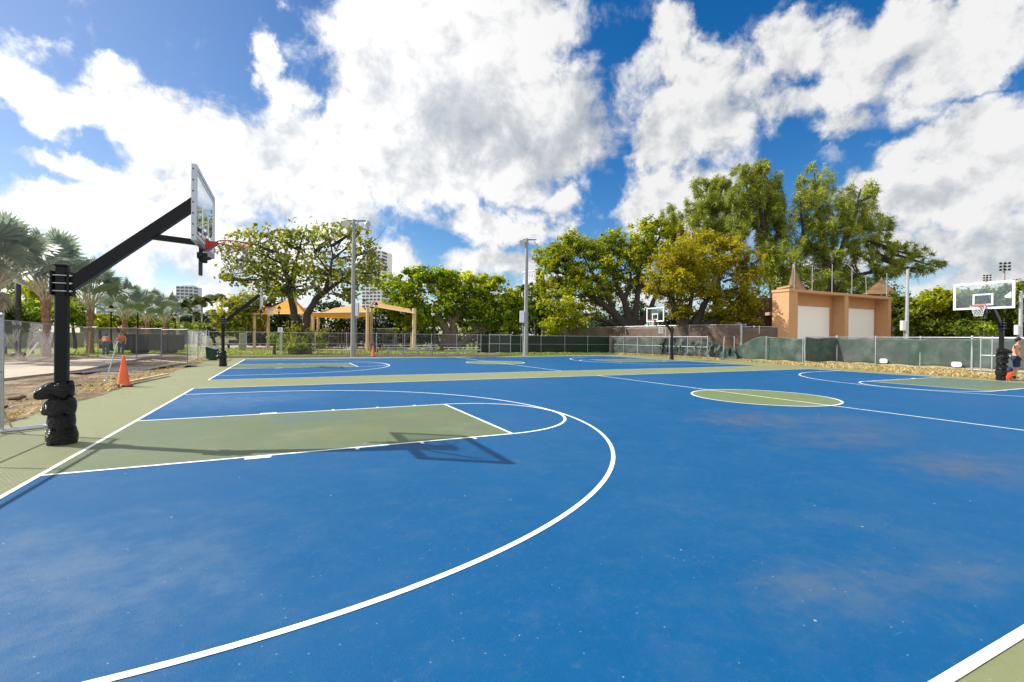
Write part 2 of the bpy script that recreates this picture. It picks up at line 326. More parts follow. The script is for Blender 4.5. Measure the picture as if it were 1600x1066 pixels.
def dirt_mat():
    m, q, out = new_mat('sandy_dirt'); pos = q.n('ShaderNodeNewGeometry').outputs['Position']
    a = q.noise(pos, .8, 9, .68); b = q.noise(pos, 5, 8, .7); f = q.noise(pos, 60, 3, .6)
    c = q.ramp(a, [(.30, (.075, .05, .032)), (.45, (.20, .14, .09)), (.56, (.34, .265, .185)), (.75, (.48, .41, .32))])
    tr = q.n('ShaderNodeMapping', {'Vector': pos, 'Rotation': (0, 0, .22), 'Scale': (2.6, .22, 1)}).outputs[0]; c = q.mix(q.sstep(q.noise(tr, 1.0, 6, .7), .52, .66, 0, .55), c, (.11, .078, .05)); c = q.mix(q.sstep(b, .52, .66, 0, .8), c, (.10, .07, .045)); c = q.mix(q.sstep(q.noise(pos, 22, 5, .7), .55, .66, 0, .6), c, (.45, .38, .29)); c = q.mix(q.sstep(f, .6, .75, 0, .5), c, (.50, .44, .36))
    c = q.mix(q.sstep(q.noise(pos, .45, 6, .6), .56, .70, 0, .5), c, (.20, .17, .07))
    bp = q.n('ShaderNodeBump', {'Strength': 1.0, 'Distance': .10, 'Height': q.m('ADD', b, q.m('MULTIPLY', f, .35))}).outputs[0]
    q.L.new(pbsdf(q, c, .95, .1, 0, bp).outputs[0], out.inputs[0]); return m
M_DIRT = dirt_mat()
def turf_mat(name, stops):
    m, q, out = new_mat(name); pos = q.n('ShaderNodeNewGeometry').outputs['Position']
    c = q.ramp(q.m('ADD', q.m('MULTIPLY', q.noise(pos, .5, 8, .65), .7), q.m('MULTIPLY', q.noise(pos, 20, 4, .6), .3)), stops)
    bp = q.n('ShaderNodeBump', {'Strength': .8, 'Distance': .05, 'Height': q.noise(pos, 30, 5, .7)}).outputs[0]
    q.L.new(pbsdf(q, c, .95, .1, 0, bp).outputs[0], out.inputs[0]); return m
M_LAWN = turf_mat('lawn_turf', [(.35, (.12, .17, .020)), (.5, (.22, .27, .035)), (.65, (.33, .34, .06))])
M_FIELD = turf_mat('park_ground', [(.35, (.07, .085, .025)), (.5, (.14, .13, .06)), (.65, (.24, .20, .12))])
M_STRAW = turf_mat('dry_turf', [(.35, (.24, .19, .08)), (.5, (.42, .34, .18)), (.65, (.55, .46, .27))])
M_CONC = simple('concrete', (.37, .305, .23), .9, var=.15, scale=2.5, bump=.3, dirt=((.25, .2, .15), .5))
M_BLACK = simple('black_powder_coat', (.0055, .006, .0075), .38, var=.25, scale=3, spec=.22, dirt=((.02, .02, .02), .25))
def bag_mat():
    m, q, out = new_mat('black_plastic_bag'); tc = q.n('ShaderNodeTexCoord').outputs['Object']
    mp = q.n('ShaderNodeMapping', {'Vector': tc, 'Scale': (1, 1, 3.2)}).outputs[0]
    h1 = q.noise(mp, 7, 3, .5, 0, 2.2); rid = q.m('SUBTRACT', 1.0, q.m('ABSOLUTE', q.m('MULTIPLY_ADD', h1, 4.0, -2.0)))
    h = q.m('ADD', rid, q.m('MULTIPLY', q.noise(mp, 26, 3, .5, 0, 1.5), .5))
    bp = q.n('ShaderNodeBump', {'Strength': .9, 'Distance': .022, 'Height': h}).outputs[0]
    q.L.new(pbsdf(q, (.005, .005, .006), .16, .42, 0, bp).outputs[0], out.inputs[0]); return m
M_BAG = bag_mat()
M_STEEL = simple('galvanised_steel', (.46, .48, .50), .45, metal=.75, var=.15, scale=8)
M_WIRE = simple('wire', (.17, .175, .18), .5, metal=.35, var=.1)
M_POLE = simple('grey_pole', (.29, .285, .27), .55, metal=.2, var=.12, scale=2)
M_ALU = simple('aluminium', (.70, .71, .72), .4, metal=.35, var=.08, scale=5)
M_BFRAME = simple('backboard_frame', (.40, .42, .46), .35, metal=.7, var=.06)
M_WHITE = simple('white_paint', (.82, .82, .82), .5, var=.04)
M_RED = simple('rim_red', (.55, .035, .022), .4, var=.12)
M_ORANGE = simple('cone_orange', (.80, .13, .03), .5, var=.12, scale=4, dirt=((.35, .16, .09), .4))
M_RUBBER = simple('black_rubber', (.02, .02, .02), .8, var=.3)
M_NET = simple('net_cord', (.80, .80, .78), .9, var=.1)
M_NETD = simple('weathered_net_cord', (.17, .165, .165), .9, var=.2)
def glass_mat(name, tint=(1, 1, 1), refl=1.0):
    m, q, out = new_mat(name)
    fc = q.n('ShaderNodeLayerWeight', {'Blend': .5}).outputs['Facing']
    f = q.m('MULTIPLY_ADD', q.m('POWER', fc, 4.0), .8*refl, .05*refl, clamp=True)
    tr = q.n('ShaderNodeBsdfTransparent', {'Color': (*tint, 1)}); gl = q.n('ShaderNodeBsdfGlossy', {'Color': (.9, .95, 1, 1), 'Roughness': .02})
    ms = q.n('ShaderNodeMixShader', {0: f, 1: tr.outputs[0], 2: gl.outputs[0]}); q.L.new(ms.outputs[0], out.inputs[0]); return m
M_GLASS = glass_mat('backboard_glass', (.90, .95, .95), 1.5)
def screen_mat(name, col, pale, see=.22):
    m, q, out = new_mat(name); pos = q.n('ShaderNodeNewGeometry').outputs['Position']
    c = q.mix(q.sstep(q.noise(pos, 1.1, 8, .68), .42, .70), col, pale)
    c = q.mix(q.sstep(q.noise(q.n('ShaderNodeMapping', {'Vector': pos, 'Scale': (1, 1, 6)}).outputs[0], 2, 5), .6, .75, 0, .4), c, tuple(v*.5 for v in col))
    b = pbsdf(q, c, .55, .35)
    tl = q.n('ShaderNodeBsdfTranslucent', {'Color': c}); t = q.n('ShaderNodeBsdfTransparent')
    m1 = q.n('ShaderNodeMixShader', {0: .25, 1: b.outputs[0], 2: tl.outputs[0]})
    m2 = q.n('ShaderNodeMixShader', {0: see, 1: m1.outputs[0], 2: t.outputs[0]}); q.L.new(m2.outputs[0], out.inputs[0]); return m
M_SCREEN = screen_mat('green_windscreen', (.050, .092, .074), (.130, .170, .145), .14)
M_SCREEND = screen_mat('dark_windscreen', (.016, .038, .031), (.024, .050, .040), .06)
M_DRAPE = screen_mat('faded_windscreen', (.050, .085, .075), (.17, .21, .19), .2)
M_BROWNSCR = screen_mat('brown_windscreen', (.16, .115, .085), (.23, .17, .13), .2)
def shade_mat(name, col, tl=.4):
    m, q, out = new_mat(name); pos = q.n('ShaderNodeTexCoord').outputs['Object']
    c = q.ramp(q.noise(pos, .8, 5), [(.3, tuple(v*.88 for v in col)), (.7, col)])
    b = pbsdf(q, c, .8, .2); t = q.n('ShaderNodeBsdfTranslucent', {'Color': c})
    ms = q.n('ShaderNodeMixShader', {0: tl, 1: b.outputs[0], 2: t.outputs[0]}); q.L.new(ms.outputs[0], out.inputs[0]); return m
M_SAILO = shade_mat('orange_shade_cloth', (.82, .38, .05))
M_SAILT = shade_mat('tan_shade_cloth', (.66, .43, .19))
M_SAILB = shade_mat('brown_shade_cloth', (.52, .36, .20), .3)
M_TENT = screen_mat('brown_net_canopy', (.25, .15, .07), (.36, .23, .11), .3)
M_TANPOST = simple('tan_post', (.62, .46, .29), .6, var=.06)
M_BARK = simple('bark', (.17, .13, .105), .95, var=.45, scale=9, bump=.9, bscale=14)
M_BARKD = simple('dark_bark', (.055, .042, .036), .95, var=.45, scale=7, bump=.9, bscale=12)
M_BARKG = simple('grey_bark', (.15, .118, .092), .95, var=.35, scale=5, bump=.9, bscale=10)
M_PALMT = simple('palm_trunk_boots', (.28, .155, .095), .95, var=.5, scale=10, bump=1.0, bscale=18)
M_PALMG = simple('palm_trunk_smooth', (.36, .32, .26), .9, var=.2, scale=6, bump=.4)
M_PETI = simple('pale_petiole', (.46, .40, .29), .7, var=.2)
M_WOOD = simple('raw_lumber', (.46, .33, .21), .85, var=.25, scale=7)
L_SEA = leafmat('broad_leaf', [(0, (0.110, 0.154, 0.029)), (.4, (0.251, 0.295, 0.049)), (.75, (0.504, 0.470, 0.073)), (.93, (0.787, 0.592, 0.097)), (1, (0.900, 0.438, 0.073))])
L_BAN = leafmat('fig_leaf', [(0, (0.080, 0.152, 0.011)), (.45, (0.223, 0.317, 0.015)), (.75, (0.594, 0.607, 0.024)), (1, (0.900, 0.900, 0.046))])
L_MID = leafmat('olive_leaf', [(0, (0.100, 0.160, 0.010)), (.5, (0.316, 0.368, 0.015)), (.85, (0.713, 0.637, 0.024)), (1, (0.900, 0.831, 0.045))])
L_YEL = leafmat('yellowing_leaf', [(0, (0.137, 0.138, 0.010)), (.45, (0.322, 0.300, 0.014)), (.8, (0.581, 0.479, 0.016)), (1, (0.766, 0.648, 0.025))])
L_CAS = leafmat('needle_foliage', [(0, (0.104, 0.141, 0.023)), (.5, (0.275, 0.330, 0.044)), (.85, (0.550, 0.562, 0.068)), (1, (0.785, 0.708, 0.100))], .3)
L_HED = leafmat('hedge_leaf', [(0, (0.038, 0.070, 0.009)), (.5, (0.115, 0.162, 0.013)), (.85, (0.299, 0.322, 0.022)), (1, (0.552, 0.478, 0.034))])
L_LIME = leafmat('lime_leaf', [(0, (0.072, 0.132, 0.012)), (.5, (0.204, 0.300, 0.019)), (.85, (0.408, 0.480, 0.030)), (1, (0.576, 0.576, 0.048))])
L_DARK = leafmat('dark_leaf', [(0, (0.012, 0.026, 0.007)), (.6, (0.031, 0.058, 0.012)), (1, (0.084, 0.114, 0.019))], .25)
L_SILV = leafmat('silver_palm_leaf', [(0, (0.175, 0.222, 0.193)), (.5, (0.272, 0.341, 0.299)), (1, (0.403, 0.481, 0.420))], .3, .5, .25)
L_DEAD = leafmat('dead_palm_leaf', [(0, (.26, .22, .16)), (1, (.46, .42, .33))], .3)
L_PALM = leafmat('green_palm_leaf', [(0, (0.046, 0.072, 0.019)), (.6, (0.111, 0.143, 0.033)), (1, (0.247, 0.260, 0.065))], .25)
L_STRAW = leafmat('straw', [(0, (0.260, 0.179, 0.070)), (.5, (0.520, 0.386, 0.171)), (.8, (0.715, 0.580, 0.310)), (1, (0.208, 0.262, 0.078))], .3)
L_GRASS = leafmat('grass_blade', [(0, (.07, .11, .012)), (.5, (.16, .21, .025)), (1, (.30, .32, .05))], .35)
M_STUCCO = simple('tan_stucco', (.48, .265, .135), .9, var=.05, scale=2, bump=.15, bscale=60)
M_STUCCOB = simple('brown_stucco', (.36, .235, .165), .9, var=.08, scale=2, bump=.15)
M_DOORW = simple('white_door', (.84, .83, .81), .5, var=.02)
M_DARKB = simple('dark_wall', (.075, .045, .035), .9, var=.2)
M_TILE = simple('terracotta_tiles', (.50, .20, .11), .85, var=.2, scale=4)
M_WALLW = simple('pale_wall', (.25, .25, .215), .8, var=.05)
M_TOWER = simple('tower_wall', (.62, .66, .72), .7, var=.03, scale=.05)
M_TOWERD = simple('tower_glass', (.07, .09, .13), .25, var=.2, scale=.1)
M_TOWERB = simple('tower_blue_glass', (.16, .26, .36), .25, var=.15, scale=.1)
M_BIN = simple('green_bin', (.010, .07, .045), .45, var=.15)
M_BINL = simple('bin_liner', (.55, .55, .58), .5, var=.1)
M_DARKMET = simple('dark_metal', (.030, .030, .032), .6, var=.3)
M_CAP = simple('lamp_globe', (.78, .74, .66), .35, var=.05)
M_SKIN = simple('skin', (.50, .27, .165), .55, var=.08, scale=9)
M_HAIR = simple('hair', (.012, .009, .008), .6, var=.3)
M_NAVY = simple('navy_cloth', (.012, .022, .070), .85, var=.2)
M_DENIM = simple('denim', (.06, .10, .20), .9, var=.2)
M_VEST = simple('orange_cloth', (.82, .17, .03), .8, var=.1)
M_SHOE = simple('white_shoe', (.72, .70, .64), .7, var=.08)
M_SOCK = simple('dark_sock', (.03, .03, .035), .9)
M_BAGRED = simple('red_bag', (.72, .075, .018), .7, var=.15)
M_BAGBLUE = simple('blue_bag_trim', (.02, .03, .09), .7, var=.2)
M_SIGN = simple('sign_white', (.80, .80, .78), .5, var=.05)
M_INK = simple('sign_ink', (.05, .05, .06), .6)
M_PLAYR = simple('play_plastic', (.18, .09, .06), .5, var=.1)
M_PLAYB = simple('play_plastic_dark', (.04, .06, .09), .5, var=.1)
M_GREENGL = simple('balcony_green_panel', (.10, .28, .24), .3, var=.1)

# ------------------------------------------------------------------ the setting: ground, courts, lines
L, HW, KW, FT, RIM, R3 = 28.75, 7.65, 1.8288, 5.79, 1.62, 6.03
Y2N, Y2F, Y2C = 10.56, 26.3, 18.5
def struct(o, name=None): o['kind'] = 'structure'; return o
mb = MB(); S = 1500
mb.add([(-S, -S, -.08), (S, -S, -.08), (S, S, -.08), (-S, S, -.08)], [(0, 1, 2, 3)]); struct(mb.build('ground', M_FIELD))
def jit(a, b, n, amp):
    out = []
    for i in range(n):
        t = i/n; out.append((a[0]+(b[0]-a[0])*t+random.uniform(-amp, amp), a[1]+(b[1]-a[1])*t+random.uniform(-amp, amp)))
    return out
slab = [(-2.05, -22), (38, -22), (38, -14), (29.9, -14)] + jit((29.4, -2), (30.3, 5), 14, .10) + jit((30.3, 5), (33.3, 16), 24, .12) + jit((33.3, 16), (33.6, 28.4), 14, .1) + [(33.6, 28.9), (12, 28.6), (-2.0, 28.6)] + jit((-1.95, 26), (-2.1, 2), 40, .05)
mb = MB().prism(slab, -.08, 0.0); struct(mb.build('court_slab', M_GREEN))
def strip_line(mb, a, b, w, z):
    a = np.array(a, float); b = np.array(b, float); d = (b-a)/np.linalg.norm(b-a); n = np.array([-d[1], d[0]])*w/2
    mb.add([(*(a-n), z), (*(b-n), z), (*(b+n), z), (*(a+n), z)], [(0, 1, 2, 3)])
def arc_line(mb, c, r, a0, a1, w, z, n=96):
    vs = []
    for i in range(n+1):
        a = a0+(a1-a0)*i/n
        for rr in (r-w/2, r+w/2): vs.append((c[0]+rr*math.cos(a), c[1]+rr*math.sin(a), z))
    mb.add(vs, [(2*i, 2*i+1, 2*i+3, 2*i+2) for i in range(n)])
def disc(mb, c, r, z, n=96): mb.poly([(c[0]+r*math.cos(2*math.pi*i/n), c[1]+r*math.sin(2*math.pi*i/n)) for i in range(n)], z)
def court(yn, yf, yc, nm):
    mb = MB(); mb.poly([(0, yn), (L, yn), (L, yf), (0, yf)], .0016); struct(mb.build('court_surface', M_BLUE))
    mb = MB()
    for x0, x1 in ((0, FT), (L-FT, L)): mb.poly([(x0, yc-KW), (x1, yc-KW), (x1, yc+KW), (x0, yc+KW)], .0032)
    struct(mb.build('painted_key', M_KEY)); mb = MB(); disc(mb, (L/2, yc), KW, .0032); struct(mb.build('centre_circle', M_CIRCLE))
    mb = MB(); w = .052; z = [.0048]
    def Z(): z[0] += .00005; return z[0]
    for a, b in (((0, yn), (0, yf)), ((L, yn), (L, yf))): strip_line(mb, (a[0], a[1]-w/2), (b[0], b[1]+w/2), w, Z())
    for y in (yn, yf): strip_line(mb, (0, y), (L, y), w, Z())
    strip_line(mb, (L/2, yn), (L/2, yf), w, Z()); arc_line(mb, (L/2, yc), KW, 0, 2*math.pi, w, Z())
    for sgn, x0 in ((1, 0.0), (-1, L)):
        for s in (-1, 1):
            strip_line(mb, (x0, yc+s*KW), (x0+sgn*FT, yc+s*KW), w, Z())
            strip_line(mb, (x0, yc+s*R3), (x0+sgn*RIM, yc+s*R3), w, Z())
            zz = Z()
            for xm in (2.13, 3.35, 4.27, 5.1):          # lane marks beside the key
                wd = .30 if xm < 2.5 else .05
                mb.add([(x0+sgn*xm-wd/2, yc+s*(KW+.03), zz), (x0+sgn*xm+wd/2, yc+s*(KW+.03), zz), (x0+sgn*xm+wd/2, yc+s*(KW+.13), zz), (x0+sgn*xm-wd/2, yc+s*(KW+.13), zz)], [(0, 1, 2, 3)])
        strip_line(mb, (x0+sgn*FT, yc-KW), (x0+sgn*FT, yc+KW), w, Z())
        h = 0 if sgn > 0 else math.pi
        arc_line(mb, (x0+sgn*FT, yc), KW, h-math.pi/2, h+math.pi/2, w, Z()); arc_line(mb, (x0+sgn*RIM, yc), R3, h-math.pi/2, h+math.pi/2, w, Z(), 160)
    struct(mb.build('court_lines', M_LINE))
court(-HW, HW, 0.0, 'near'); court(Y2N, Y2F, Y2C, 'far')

# sandy building-site dirt left of the courts, gently heaped
def hnoise(x, y, f, s=0):
    return (math.sin(x*f*1.3+1.7+s)+math.sin(y*f*1.1-.4+s*2)+math.sin((x+y)*f*.8+2.1)+math.sin((x-1.7*y)*f*1.9+s))/4
mb = MB()
def dirt_pt(u, v):
    y = -10+v*43; e = -1.93+.16*hnoise(0, y, 1.1)+.10*hnoise(3, y, 4.3)
    x = e-(u**1.8)*26; k = min(1, (e-x)/1.3)
    return (x, y, .006+k*(.05+.05*hnoise(x, y, .9)+.035*hnoise(x, y, 3.1, 2)+.02*random.random()))
mb.grid(dirt_pt, 110, 260); struct(mb.build('dirt_ground', M_DIRT))
mb = MB(); mb.prism([tuple(ground(*p)[:2]) for p in ((0, 600), (-60, 600), (-60, 572), (0, 571), (100, 568.5), (200, 559.5), (240, 556.5), (252, 558), (165, 575.5), (128, 584))], .02, .16); struct(mb.build('concrete_path', M_CONC))
mb = MB(); mb.add([(-40, 30.4, -.02), (34, 30.4, -.02), (36, 33, -.02), (60, 75, -.02), (-60, 75, -.02)], [(0, 1, 2, 3, 4)]); struct(mb.build('lawn', M_LAWN))
mb = MB(); mb.prism([tuple(spot(x, d)[:2]) for x, d in ((300, 62), (380, 54), (540, 52), (660, 56), (700, 66), (420, 78))], -.02, .05); struct(mb.build('playground_pad', M_CONC))
mb = MB(); mb.box((8.4, 30.35, .02), (23, .18, .18), 0, .02); struct(mb.build('curb', M_CONC))
mb = MB(); mb.add([(29.2, -14, -.03), (60, -14, -.03), (60, 40, -.03), (33.2, 40, -.03), (33.0, 16, -.03), (30.0, 5, -.03)], [(0, 1, 2, 3, 4, 5)]); struct(mb.build('dry_verge', M_STRAW))

def blades(name, pts, mat, h, w, kind='stuff', lean=.5):
    n = len(pts); P = np.array(pts); a = rng.uniform(0, 2*np.pi, n); hh = h*rng.uniform(.45, 1.2, n); ln = rng.normal(0, lean, (n, 2))*hh[:, None]
    dx = np.stack([np.cos(a), np.sin(a), 0*a], 1)*w*rng.uniform(.6, 1.4, n)[:, None]/2
    top = P + np.stack([ln[:, 0], ln[:, 1], hh], 1); mid = P*.45+top*.55; mid[:, 2] += hh*.12
    V = np.stack([P-dx, P+dx, mid+dx*.7, top], 1)
    o = quads_mesh(name, V, mat, rng.uniform(0, 1, n)); o['kind'] = kind; return o
pts = []
for i in range(15000):
    y = rng.uniform(-6, 31); t = (y+2)/18 if y < 16 else 1
    e = np.interp(y, [-6, -2, 5, 16, 31], [28.9, 29.4, 30.3, 33.3, 33.7]); fx = np.interp(y, [-6, 3.2, 3.6, 11.5, 12, 31], [33.8, 33.8, 36.8, 36.8, 34.6, 34.6])
    pts.append((e+.02+(fx-e)*rng.uniform(0, 1)**1.2, y, -.02))
blades('dry_grass', pts, L_STRAW, .17, .05, lean=.7)
pts = []
for i in range(16000):
    y = 30.5+rng.uniform(0, 1)**1.6*30; pts.append((rng.uniform(-14, 34), y, -.02))
blades('lawn_grass', pts, L_GRASS, .13, .05)
pts = []
for i in range(7000):
    y = rng.uniform(0, 29)**1.0; x = -1.90-rng.gamma(1.2, .55)
    if hnoise(x, y, .8) > -.25+.3*rng.uniform(-1, 1): pts.append((x, y, .03))
blades('weeds', pts, L_STRAW, .085, .026, lean=1.3)
# clods and stones strewn on the dirt, nobody could count them
mb = MB()
for i in range(650):
    y = rng.uniform(-4, 30); x = -1.9-rng.gamma(1.6, 1.6); r = float(np.clip(rng.gamma(1.3, .012), .006, .07))
    ph = rng.uniform(0, 6, 3)
    mb.ball((x, y, .05+r*.3), (r*rng.uniform(.8, 1.6), r*rng.uniform(.8, 1.4), r*.7), 6, 4, lambda d: 1+.3*math.sin(4*d[0]+ph[0])+.2*math.sin(5*d[1]+ph[1]))
o = mb.build('dirt_clods', M_DIRT); o['kind'] = 'stuff'
# fallen leaves and grit along the slab edges
n = 700; P = np.stack([rng.uniform(-2, 30, n), rng.uniform(-7.5, 28, n), np.full(n, .018)], 1)
side = rng.uniform(0, 1, n) < .72
P[side, 0] = np.where(rng.uniform(0, 1, side.sum()) < .6, -1.9+rng.gamma(1.2, .35, side.sum()), 29.9-rng.gamma(1.2, .5, side.sum()))
a = rng.uniform(0, 6.28, n); s = rng.uniform(.006, .022, n); dx = np.stack([np.cos(a)*s, np.sin(a)*s, rng.uniform(-.004, .01, n)], 1); dy = np.stack([-np.sin(a)*s*.55, np.cos(a)*s*.55, rng.uniform(-.003, .008, n)], 1)
o = quads_mesh('leaf_litter', np.stack([P-dx, P-dy, P+dx, P+dy], 1), L_STRAW, rng.uniform(0, 1, n)); o['kind'] = 'stuff'

# ------------------------------------------------------------------ basketball hoops
def bag_lump(cz, rx, ry, h, seed, tail=None, sq=.0):
    """one plastic bag wrapped and tied round the post: a sagging wrinkled ring"""
    mb = MB(); rs = random.Random(seed); ph = [rs.uniform(0, 6.28) for _ in range(8)]; nu, nv = 110, 26
    def f(u, v):
        a = 2*math.pi*u; t = 2*math.pi*v; ct, st = math.cos(t), math.sin(t)
        rdg = 1-abs(math.sin(4.5*a+ph[0]+2.2*st))*2; wr = .018*rdg+.016*(1-2*abs(math.sin(7*a+ph[1]-2.5*st)))+.008*(1-2*abs(math.sin(12*a+ph[2]+3*st)))+.05*math.sin(2*a+ph[3])+.035*math.sin(3*a+ph[4])
        inn = .30; out = 1+wr
        rr = inn+(1*out)*(.5+.5*ct)**.72*1.0*(1-inn)
        sag = -.10*(ct*.5+.5)*(1+.5*math.sin(2*a+ph[5]))
        z = cz+h*.5*(st*(1+.16*math.sin(4*a+ph[6]))+sag*2)
        x = rr*rx*math.cos(a); y = rr*ry*math.sin(a)
        if tail:
            k = max(0, math.cos(a-tail[0]))**10*(ct*.5+.5)**2; x += math.cos(tail[0])*tail[1]*k; y += math.sin(tail[0])*tail[1]*k; z += tail[2]*k
        return (x, y, z+.010*math.sin(9*a+5*st+ph[7]))
    mb.grid(f, nu, nv); return mb
def hoop(name, label, loc, rotz, bags, group, net_mat=M_NET, base_w=.138, with_detail=True, frame=None):
    t = thing(name, label, 'basketball hoop', loc, rotz, group)
    H = 2.53; w = base_w
    mb = MB(); mb.box((0, 0, H/2), (w, w, H), 0, .018); mb.box((0, 0, H+.008), (w+.012, w+.012, .03), 0, .012); po = mb.build('post', M_BLACK, t)
    # clamp: two plates and three pairs of straps with bolts
    mb = MB(); mb.box((w/2+.022, 0, 2.28), (.025, w+.07, .34)); mb.build('clamp_plate', M_BLACK, t)
    mb = MB(); mb.box((-w/2-.020, 0, 2.28), (.022, w+.07, .34)); cl = mb.build('clamp_plate', M_BLACK, t)
    for z in (2.17, 2.28, 2.39):
        for s in (-1, 1):
            mb = MB(); mb.tube([(-w/2-.06, s*(w/2+.018), z), (w/2+.07, s*(w/2+.018), z)], .0085, 8)
            mb.cyl((-w/2-.05, s*(w/2+.018), z-.013), .015, .026, 6); mb.cyl((w/2+.045, s*(w/2+.018), z-.013), .015, .026, 6); mb.build('strap_bolt', M_STEEL, cl)
    mb = MB(); mb.beam((w/2+.03, 0, 2.265), (1.60, 0, 3.655), .12, .165); mb.box((w/2+.045, 0, 2.26), (.03, .13, .32)); mb.build('arm', M_BLACK, t)
    mb = MB(); mb.beam((1.00, 0, 3.055), (1.66, 0, 3.015), .075, .085); mb.build('brace', M_BLACK, t)
    bx = 1.70; bw, b0, b1 = .915, 2.90, 3.97
    bb = None
    mb = MB(); fw = .058; dp = .066
    mb.box((bx, 0, b0+fw/2), (dp, 2*bw, fw)); mb.box((bx, 0, b1-fw/2), (dp, 2*bw, fw))
    for s in (-1, 1): mb.box((bx, s*(bw-fw/2), (b0+b1)/2), (dp, fw, b1-b0-2*fw))
    bb = mb.build('backboard', frame or M_BFRAME, t)
    mb = MB(); mb.box((bx+.012, 0, (b0+b1)/2), (.012, 2*bw-2*fw, b1-b0-2*fw)); mb.build('glass', M_GLASS, bb)
    mb = MB(); x = bx+.0215; bl = .05 if frame is None else .016
    for (y0, y1, z0, z1) in ((-bw+fw, bw-fw, b1-fw-bl, b1-fw), (-bw+fw, bw-fw, b0+fw, b0+fw+bl), (-bw+fw, -bw+fw+bl, b0+fw+bl, b1-fw-bl), (bw-fw-bl, bw-fw, b0+fw+bl, b1-fw-bl),
                             (-.305, .305, 3.46, 3.51), (-.305, .305, 3.05, 3.10), (-.305, -.255, 3.10, 3.46), (.255, .305, 3.10, 3.46)):
        mb.box((x, (y0+y1)/2, (z0+z1)/2), (.005, y1-y0, z1-z0))
    mb.build('white_border', M_WHITE, bb)
    mb = MB(); mb.beam((bx-.045, 0, 2.86), (bx-.045, 0, 3.62), .16, .03, (1, 0, 0)); mb.box((bx-.05, 0, 2.80), (.05, .34, .10), 0, .01)
    mb.box((bx-.075, .0, 3.56), (.05, .26, .20), 0, .01)
    for s in (-1, 1): mb.beam((bx-.04, s*.12, 2.9), (bx-.04, s*.70, 3.70), .045, .02, (1, 0, 0))
    mb.build('mounting_bracket', M_BLACK, bb)
    for s in (-1, 1):
        for k in range(7): mb = MB(); mb.cyl((bx-.012, s*(bw+.001), b0+.06+k*.155), .009, .018, 8); mb.build('frame_bolt', M_DARKMET, bb)
    if with_detail:
        mb = MB(); mb.box((bx-.055, .06, 2.68), (.05, .07, .34), 0, .008); mb.ball((bx+.01, -.02, 2.78), (.10, .07, .035)); mb.box((bx-.02, .12, 2.80), (.10, .05, .16), .2, .01); mb.build('height_lever', M_DARKMET, t)
    # rim, its bracket and net
    rc = (bx+.03+.15+.2286, 0, 3.05); mb = MB(); n = 48
    mb.tube([(rc[0]+.2366*math.cos(2*math.pi*i/n), .2366*math.sin(2*math.pi*i/n), 3.05) for i in range(n+1)], .0095, 8, False)
    x0 = bx+.0245
    mb.box((x0+.02, 0, 3.0), (.035, .16, .17), 0, .01)
    vs = [(x0+.03, -.07, 3.045), (x0+.03, .07, 3.045), (rc[0]-.22, .10, 3.045), (rc[0]-.22, -.10, 3.045), (x0+.03, -.07, 2.91), (x0+.03, .07, 2.91), (rc[0]-.22, .10, 3.03), (rc[0]-.22, -.10, 3.03)]
    mb.add(vs, [(0, 1, 2, 3), (7, 6, 5, 4), (0, 4, 5, 1), (1, 5, 6, 2), (2, 6, 7, 3), (3, 7, 4, 0)])
    for k in range(12):
        a = 2*math.pi*(k+.5)/12; mb.tube([(rc[0]+.236*math.cos(a), .236*math.sin(a), 3.045), (rc[0]+.236*math.cos(a), .236*math.sin(a), 3.022)], .005, 5)
    rim = mb.build('rim', M_RED, t)
    mb = MB(); rows = 6
    def npt(a, k): 
        s = k/rows; r = .236*(1-.52*s**.8)+.012*math.sin(5*a+k); return (rc[0]+r*math.cos(a), r*math.sin(a), 3.02-.42*s+.012*math.sin(3*a+k*2))
    for k in range(rows):
        for j in range(12):
            a = 2*math.pi*(j+.5*(k % 2))/12
            for sg in (-1, 1): mb.tube([npt(a, k), npt(a+sg*math.pi/12, k+1)], .0042 if net_mat is M_NET else .0026, 5, False)
    mb.build('net', net_mat, rim)
    for k, (cz, rx, ry, h, tail) in enumerate(bags):
        bag_lump(cz, rx, ry, h, k*7+len(bags), tail).build('base_bag', M_BAG, t)
    return t
G_H = 'basketball hoops round the two courts'
BX0 = 1.27-1.70
bagsA = [(.125, 0.171, 0.164, .25, (2.6, .04, -.02)), (.335, 0.158, 0.155, .22, None), (.55, 0.161, 0.155, .24, (3.3, .05, -.04)), (.785, 0.136, 0.127, .20, (3.5, .15, -.07))]
hoop('basketball_hoop', 'near black hoop seen side on, weathered net, left end of the near court', (BX0, .06, 0), 0, bagsA, G_H, M_NETD)
bagsB = [(.11, 0.175, 0.168, .26, None), (.30, 0.161, 0.161, .24, None), (.50, 0.168, 0.154, .25, (3.2, .14, .03)), (.68, 0.147, 0.140, .2, (3.0, .12, .05))]
hoop('basketball_hoop', 'black hoop beside the green bin, left end of the far court', (BX0, 18.75, 0), 0, bagsB, G_H)
bagsC = [(.10, 0.168, 0.161, .25, None), (.29, 0.154, 0.154, .22, None)]
hoop('basketball_hoop', 'black hoop in front of the draped torn screen, right end of the far court', (29.29, 18.6, 0), math.pi, bagsC, G_H, frame=M_WHITE)
bagsD = [(.11, 0.165, 0.158, .22, None), (.34, 0.188, 0.178, .25, None), (.58, 0.165, 0.158, .22, (2.4, .06, .02)), (.80, 0.178, 0.165, .21, (2.4, .08, .0)), (1.02, 0.172, 0.165, .21, (2.2, .10, -.02)), (1.24, 0.158, 0.152, .19, (2.0, .18, -.03))]
hoop('basketball_hoop', 'black hoop with white framed glass board beside the shirtless man', (29.20, .02, 0), math.pi, bagsD, G_H, frame=M_WHITE)

